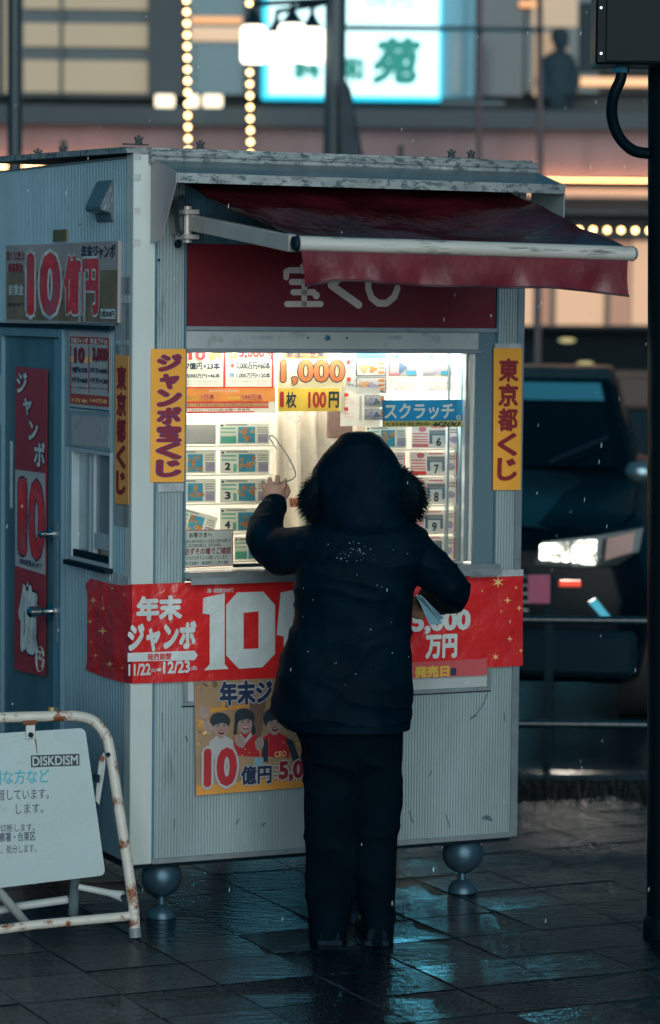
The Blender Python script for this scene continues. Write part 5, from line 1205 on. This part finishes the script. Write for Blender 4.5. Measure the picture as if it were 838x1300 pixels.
# cyan-edged light box sign
cy = glow('cyan_edge', (.02, .60, .85), 1.3)
sg = tag(mk('shop_sign', bpx(335, -205, 560, 127, .30, .58), cy, None, I4), 'big white light box shop sign with green brush lettering and cyan edge', 'sign')
mk('face', bpx(343, -197, 556, 122, .25, .295), glow('white_light_box', (.62, .97, 1.0), 1.5), sg, I4)
class FaceW(Face):
    def __init__(s, Y, parent, step): s.Y = Y; s.parent = parent; s.step = step; s.kind = 'W'; s.warp = None
    def uz(s, px, py): q = Wp(px, py, s.Y); return q.x, q.z
    def pt(s, a, z, lay): return Vector((a, s.Y - lay*s.step, z))
_F = mk
def mk(name, g, m, parent=None, space=K, **k): return _F(name, g, m, parent, I4 if parent is sg else space, **k)
fw_ = FaceW(BY+.25, sg, .012); gi = glow('green_ink_backlit', (.0, .36, .30), .5); gi2 = glow('pale_teal_ink', (.45, .70, .72), .8)
fw_.text('苑', 474, 46, 533, 109, gi, 2, .07, shear=.15); fw_.text('和', 436, 72, 462, 104, gi, 2, .07); fw_.text('料', 372, 72, 408, 102, gi, 2, .07)
fw_.text('焼肉', 462, -14, 524, 12, gi2, 2, .02); fw_.rect(436, 32, 600, 37, mat('sign_bar', (.01, .12, .16), .4), 6, 'cross_bar')
mk = _F
bp('window', (557, -60, 602, 124), mat('teal_lit', (.02, .16, .22), .2, emit=.16, ecol=(.10, .62, .8)), .5, .62)
bp('pale_panel', (572, 40, 586, 118), mat('pale_panel', (.12, .20, .22), .5, emit=.1, ecol=(.6, .75, .8)), .4, .495)
bp('frame', (592, -60, 598, 124), mat('cyan_frame', (.02, .22, .32), .3), .3, .495); bp('window', (612, -60, 664, 122), mat('night_glass', (.006, .035, .055), .08), .55, .62)
rw = bp('window', (670, -60, 760, 118), mat('night_glass2', (.03, .07, .09), .1), .62, .7)
peach = mat('peach_room', (.10, .08, .06), .7, emit=.42, ecol=(.95, .74, .52))
bp('pane', (677, -60, 733, 34), peach, .55, .61, rw); bp('pane', (678, 41, 720, 122), mat('peach_room_low', (.10, .07, .05), .7, emit=.40, ecol=(.95, .66, .42)), .55, .61, rw)
bp('lit_strip', (732, 98, 860, 109), glow('warm_strip', (1, .55, .28), 1.0), .45, .6, rw); bp('pane', (738, 2, 900, 92), mat('slate_room', (.03, .05, .06), .6, spec=.1), .5, .61, rw)
bp('lit_strip', (660, 1, 690, 8), MATS['orange_strip'], .4, .54, rw)
# person behind the upper window
g = G(); q = Wp(712, 52, BY+.30); sc_ = BY/FPX
g.ball(q, (.085, .08, .11), 16, 12); g.ball(q + Vector((-.01, 0, .05)), (.10, .09, .09), 14, 10)
g.tube([q + Vector((0, 0, -.08)), q + Vector((0, 0, -.16))], .05, 12)
g.ball(Wp(709, 84, BY+.30), (.19, .12, .16), 20, 12); g.ball(Wp(709, 112, BY+.30), (.18, .14, .32), 18, 12)
chain(g, [Wp(696, 80, BY+.30), Wp(686, 104, BY+.28), Wp(694, 122, BY+.18)], [.065, .055, .045], n=10, sub=3); chain(g, [Wp(722, 80, BY+.30), Wp(731, 104, BY+.28), Wp(722, 120, BY+.18)], [.065, .055, .045], n=10, sub=3)
far = fused('person', g, mat('dark_clothing', (.012, .035, .05), .8), None, .016, smooth=3); tag(far, 'dark figure standing behind an upper window across the road', 'person')
# ledge and metal band below the windows
bp('ledge', (-900, 122, 1750, 150), mat('dark_ledge', (.005, .016, .024), .6, spec=.1, bump=.2, bscale=4), -.10, 1.2)
bp('pale_sill', (560, 128, 640, 133), mat('sill_teal', (.05, .12, .15), .4), -.14, -.105); bp('ledge_lip', (-900, 147, 1750, 151), dk2, -.16, -.105)
bandm = mat('band_metal', (.17, .11, .12), .5, .2, var=.25, vscale=1.5, stretch=(1, 1, .2))
x = -120; xs2 = []
while x < 960: xs2.append((x, x + 53.4)); x += 54
for a, b in xs2:
    if a > -60 and a < 860: bp('band_panel', (a, 152, b, 226), bandm, .05, .2)
bp('band_backing', (-900, 150, 1750, 232), dk2, .21, 1.2)
glw = glow('led_strip', (1.0, .46, .18), 16.0)
bp('light_cove', (-300, 209, 172, 212), glw, -.06, .0); bp('light_cove', (640, 228, 1100, 232), glw, -.06, .0)
bp('cove_panel', (-900, 233, 1750, 250), mat('cove_panel', (.5, .38, .30), .5), .0, .3)
bp('cove_shelf', (-900, 250, 1750, 282), mat('grey_soffit', (.035, .05, .06), .6, var=.2, vscale=.8), -.05, 1.2)
bp('soffit', (-900, 282, 1750, 300), mat('dark_soffit', (.03, .05, .06), .6), -.02, 1.2)
shop = bp('shop_window', (560, 300, 900, 416), bar, .5, .6)
shm = mat('shop_interior', (.15, .10, .08), .7, var=.08, vscale=.8, emit=.58, ecol=(1.0, .62, .38)); shm2 = mat('shop_interior_dim', (.12, .08, .07), .7, emit=.33, ecol=(.95, .52, .34))
for a, b, m_ in ((560, 610, shm), (613, 676, shm), (681, 702, shm2), (706, 770, shm), (775, 800, shm2), (804, 860, shm)): bp('pane', (a, 306, b, 413), m_, .42, .49, shop)
for x in (703, 772): bp('post', (x-2.5, 300, x+2.5, 414), mat('shop_post', (.22, .16, .13), .6), .30, .41, shop)
bp('wall', (-900, 300, 559, 640), dk, .5, 1.2); bp('wall', (560, 417, 1750, 640), mat('dark_base', (.0008, .006, .010), .6, spec=.1), .2, 1.2); bp('wall', (901, 300, 1750, 416), dk, .5, 1.2)
bp('base_ledge', (560, 413.5, 900, 421), mat('dark_ledge', ()) if False else MATS['dark_ledge'], -.05, .41)
# upper storeys and the added glow panes hidden behind the kiosk
for k, (x0, x1) in enumerate(((-700, -560), (-520, -380), (-340, -220), (-190, -60), (4, 180), (238, 308), (580, 660), (700, 830), (870, 1010), (1050, 1200), (1260, 1400))):
    for j, y0 in enumerate((-190,)):
        f_ = bp('window', (x0, y0, x1, y0+105), bar, .62, .7); bp('blind', (x0+4, y0+4, x1-4, y0+100), (MATS['slate_room'], MATS['teal_lit'], MATS['slate_room'], MATS['teal_lit'], MATS['teal_lit'], MATS['peach_room_low'])[:5][(k*3+j*2) % 5], .55, .61, f_)
bp('storey_ledge', (-900, -72, 1750, -62), MATS['dark_ledge'], .15, .9); bp('roof_edge', (-900, -252, 1750, -241), MATS['dark_ledge'], .2, 1.6)
en = bp('added_glow_frame', (290, 310, 640, 628), bar, .10, .495); bp('added_glow_pane', (300, 320, 460, 620), glow('dim_added_glow', (.10, .55, .8), .30), .04, .099, en); bp('added_glow_pane', (500, 320, 590, 620), glow('cool_added_glow', (.14, .74, 1.0), 26.0), .04, .099, en)  # unseen panes, added only to throw cyan reflections onto the wet paving
# light fittings on the building
for px in (209, 245, 270): tag(mk('wall_lamp', bpx(px-(7 if px == 245 else 12), 120, px+(7 if px == 245 else 12), 136, -.20, -.11), glow('warm_white_lamp', (1, .86, .62), 1.6), None, I4, bevel=.01), 'small bright rectangular lamp on the dark ledge, ' + {209: 'leftmost, clear of the bulb string', 245: 'behind the left string of bulbs', 270: 'right of the left string of bulbs'}[px], 'lamp', 'rectangular lamps on the ledge')
for px, py in ((720, 432), (743, 462)): tag(mk('ceiling_lamp', G().ball(Wp(px, py, 27.0), (.075, .05, .02), 14, 8), glow('yellow_green_lamp', (.70, .62, .28), .7), None, I4, smooth=True), 'small dim yellowish lamp in the dark below the shopfront, ' + ('upper one' if py < 450 else 'lower one nearer the pole'), 'lamp', 'dim lamps in the underpass')
# ---- strings of bulbs --------------------------------------------------------------
bulb_g = glow('bulb_glass', (1.0, .62, .24), 11.0)
def bulb_string(pts, Y, label):
    r0 = Wp(*pts[0], Y); root = empty('bulb_string', r0, I4, label, 'string lights', 'strings of round bulbs on the building')
    mk('cable', G().tube([Wp(x, y, Y+.05) for x, y in (pts[0], pts[-1])], .012, 6), dark_gap, root, I4)
    d0_ = None
    for x, y in pts:
        q = Wp(x, y, Y)
        if d0_ is None:
            o = mk('bulb', G().ball(q, .022, 12, 8), bulb_g, root, I4, smooth=True); d0_ = (o.data, q)
        else:
            o = bpy.data.objects.new('bulb', d0_[0]); sc.collection.objects.link(o); o.parent = root; o.matrix_parent_inverse = I4; o.matrix_basis = Matrix.Translation(q - d0_[1])
    return root
bulb_string([(236.5 + .012*k*14.6, -14 + 14.6*k) for k in range(15)], BY-.35, 'left vertical string of round warm bulbs above the kiosk')
bulb_string([(316, -10), (316.5, 4)] + [(317 + .012*(k)*14.6, 92 + 14.7*k) for k in range(8)], BY-.35, 'right vertical string of round warm bulbs below the lanterns')
bulb_string([(664 + 17.8*k, 290.5 + .25*k) for k in range(10)], BY-.4, 'horizontal string of round warm bulbs beside the awning tip')
# ================================================================ STREET LAMP and thin poles
LY = 22.0
sl_ = empty('street_lamp', Wp(424, 800, LY) * 1, I4, 'dark street lamp post with a cluster of bright white lantern boxes', 'street lamp')
a = Wp(424, 100, LY); rr_ = 13.5*LY/FPX
mk('post', G().tube([(a.x, LY, -.14), (a.x+.01, LY, 5.4)], rr_, 24), mat('lamp_post_paint', (.03, .055, .07), .45), sl_, I4, smooth=True)
lm = glow('lantern_glass', (1.0, .90, .74), 3.0)
for px, y0, y1, hw, dy in ((322, 33, 80, 16.5, 0), (351, 42, 79, 15, .4), (371, 31, 78, 18, -.2), (396, 36, 80, 16, .2)):
    t = G(); p0, p1 = Wp(px-hw, y1, LY+dy), Wp(px+hw, y0, LY+dy); cx = (p0.x+p1.x)/2; hwid = (p1.x-p0.x)/2
    t.lathe((cx, LY+dy, p0.z), [(hwid*.85, 0), (hwid, .03), (hwid, (p1.z-p0.z)*.92), (hwid*.8, p1.z-p0.z)], 20)
    lt = mk('lantern', t, lm, sl_, I4, smooth=True)
    mk('cap', G().lathe((cx, LY+dy, p1.z+.004), [(hwid*.9, 0), (hwid*.5, .05), (.02, .10)], 16), dark_gap, lt, I4, smooth=True)
    mk('arm', G().tube([(cx, LY+dy, p1.z+.09), (cx, LY+dy, p1.z+.16), (a.x, LY, p1.z+.20)], .022, 8), dark_gap, lt, I4, smooth=True)
g = G(); q = [Wp(436, 96, LY-.2), Wp(446, 112, LY-.2), Wp(452, 150, LY-.2), Wp(463, 205, LY-.2), Wp(430, 205, LY-.2), Wp(428, 104, LY-.2)]
tag(mk('wrapped_banner', g.prism(q, (0, .16, 0)), mat('dark_banner_cloth', (.015, .03, .045), .7, var=.4), None, I4, bevel=.02), 'dark rolled cloth banner tied against the street lamp post', 'banner')
def thin_pole(px0, px1, Y, top, r_, m, label):
    a, b = Wp(px0, top, Y), Wp(px1, 230, Y); tag(mk('pole', G().tube([(b.x + (b.x-a.x)*1.5*0, Y, -.1), b, a], r_, 14), m, None, I4, smooth=True), label, 'pole')
thin_pole(19, 19, 20, -40, 9.5*20/FPX, mat('far_pole', (.008, .028, .04), .4), 'thick dark pole behind the left end of the kiosk roof')
thin_pole(609, 608, 26, -60, 3.6*26/FPX, mat('reddish_pole', (.10, .07, .08), .5), 'thin reddish grey pole behind the right part of the roof, nearer the shop sign')
thin_pole(685, 686, 26, -60, 4*26/FPX, MATS['reddish_pole'], 'thin reddish grey pole in front of the window with the dark figure')
thin_pole(81, 81, 24, 178, 4*24/FPX, MATS['far_pole'], 'short dark pole top just behind the left of the roof')
thin_pole(509, 508, 24, 184, 3.5*24/FPX, MATS['far_pole'], 'short dark pole top just behind the middle of the roof')
g = G(); 
for py in (37,): g.tube([Wp(440, 36, 25.9), Wp(690, 38, 25.9)], .02, 8)
tag(mk('cross_bar', g, MATS['far_pole'], None, I4), 'thin horizontal bar joining the two thin reddish poles', 'bar')

# ================================================================ RAIN
g = G()
for k in range(170):
    Y = random.uniform(7.6, 13); px = random.uniform(0, 838); py = random.uniform(0, 1180); a = Wp(px, py, Y); L = random.uniform(.006, .016)
    if a.z < .05: continue
    g.tube([a, a + Vector((.05*L, 0, L*.5)), a + Vector((.1*L, 0, L))], [.0004, .0011, .0003], 5)
tag(mk('rain', g, mat('rain_drop', (.8, .85, .9), .05, spec=1), None, I4, recalc=False), 'falling raindrops caught in the light', 'rain', kind='stuff')
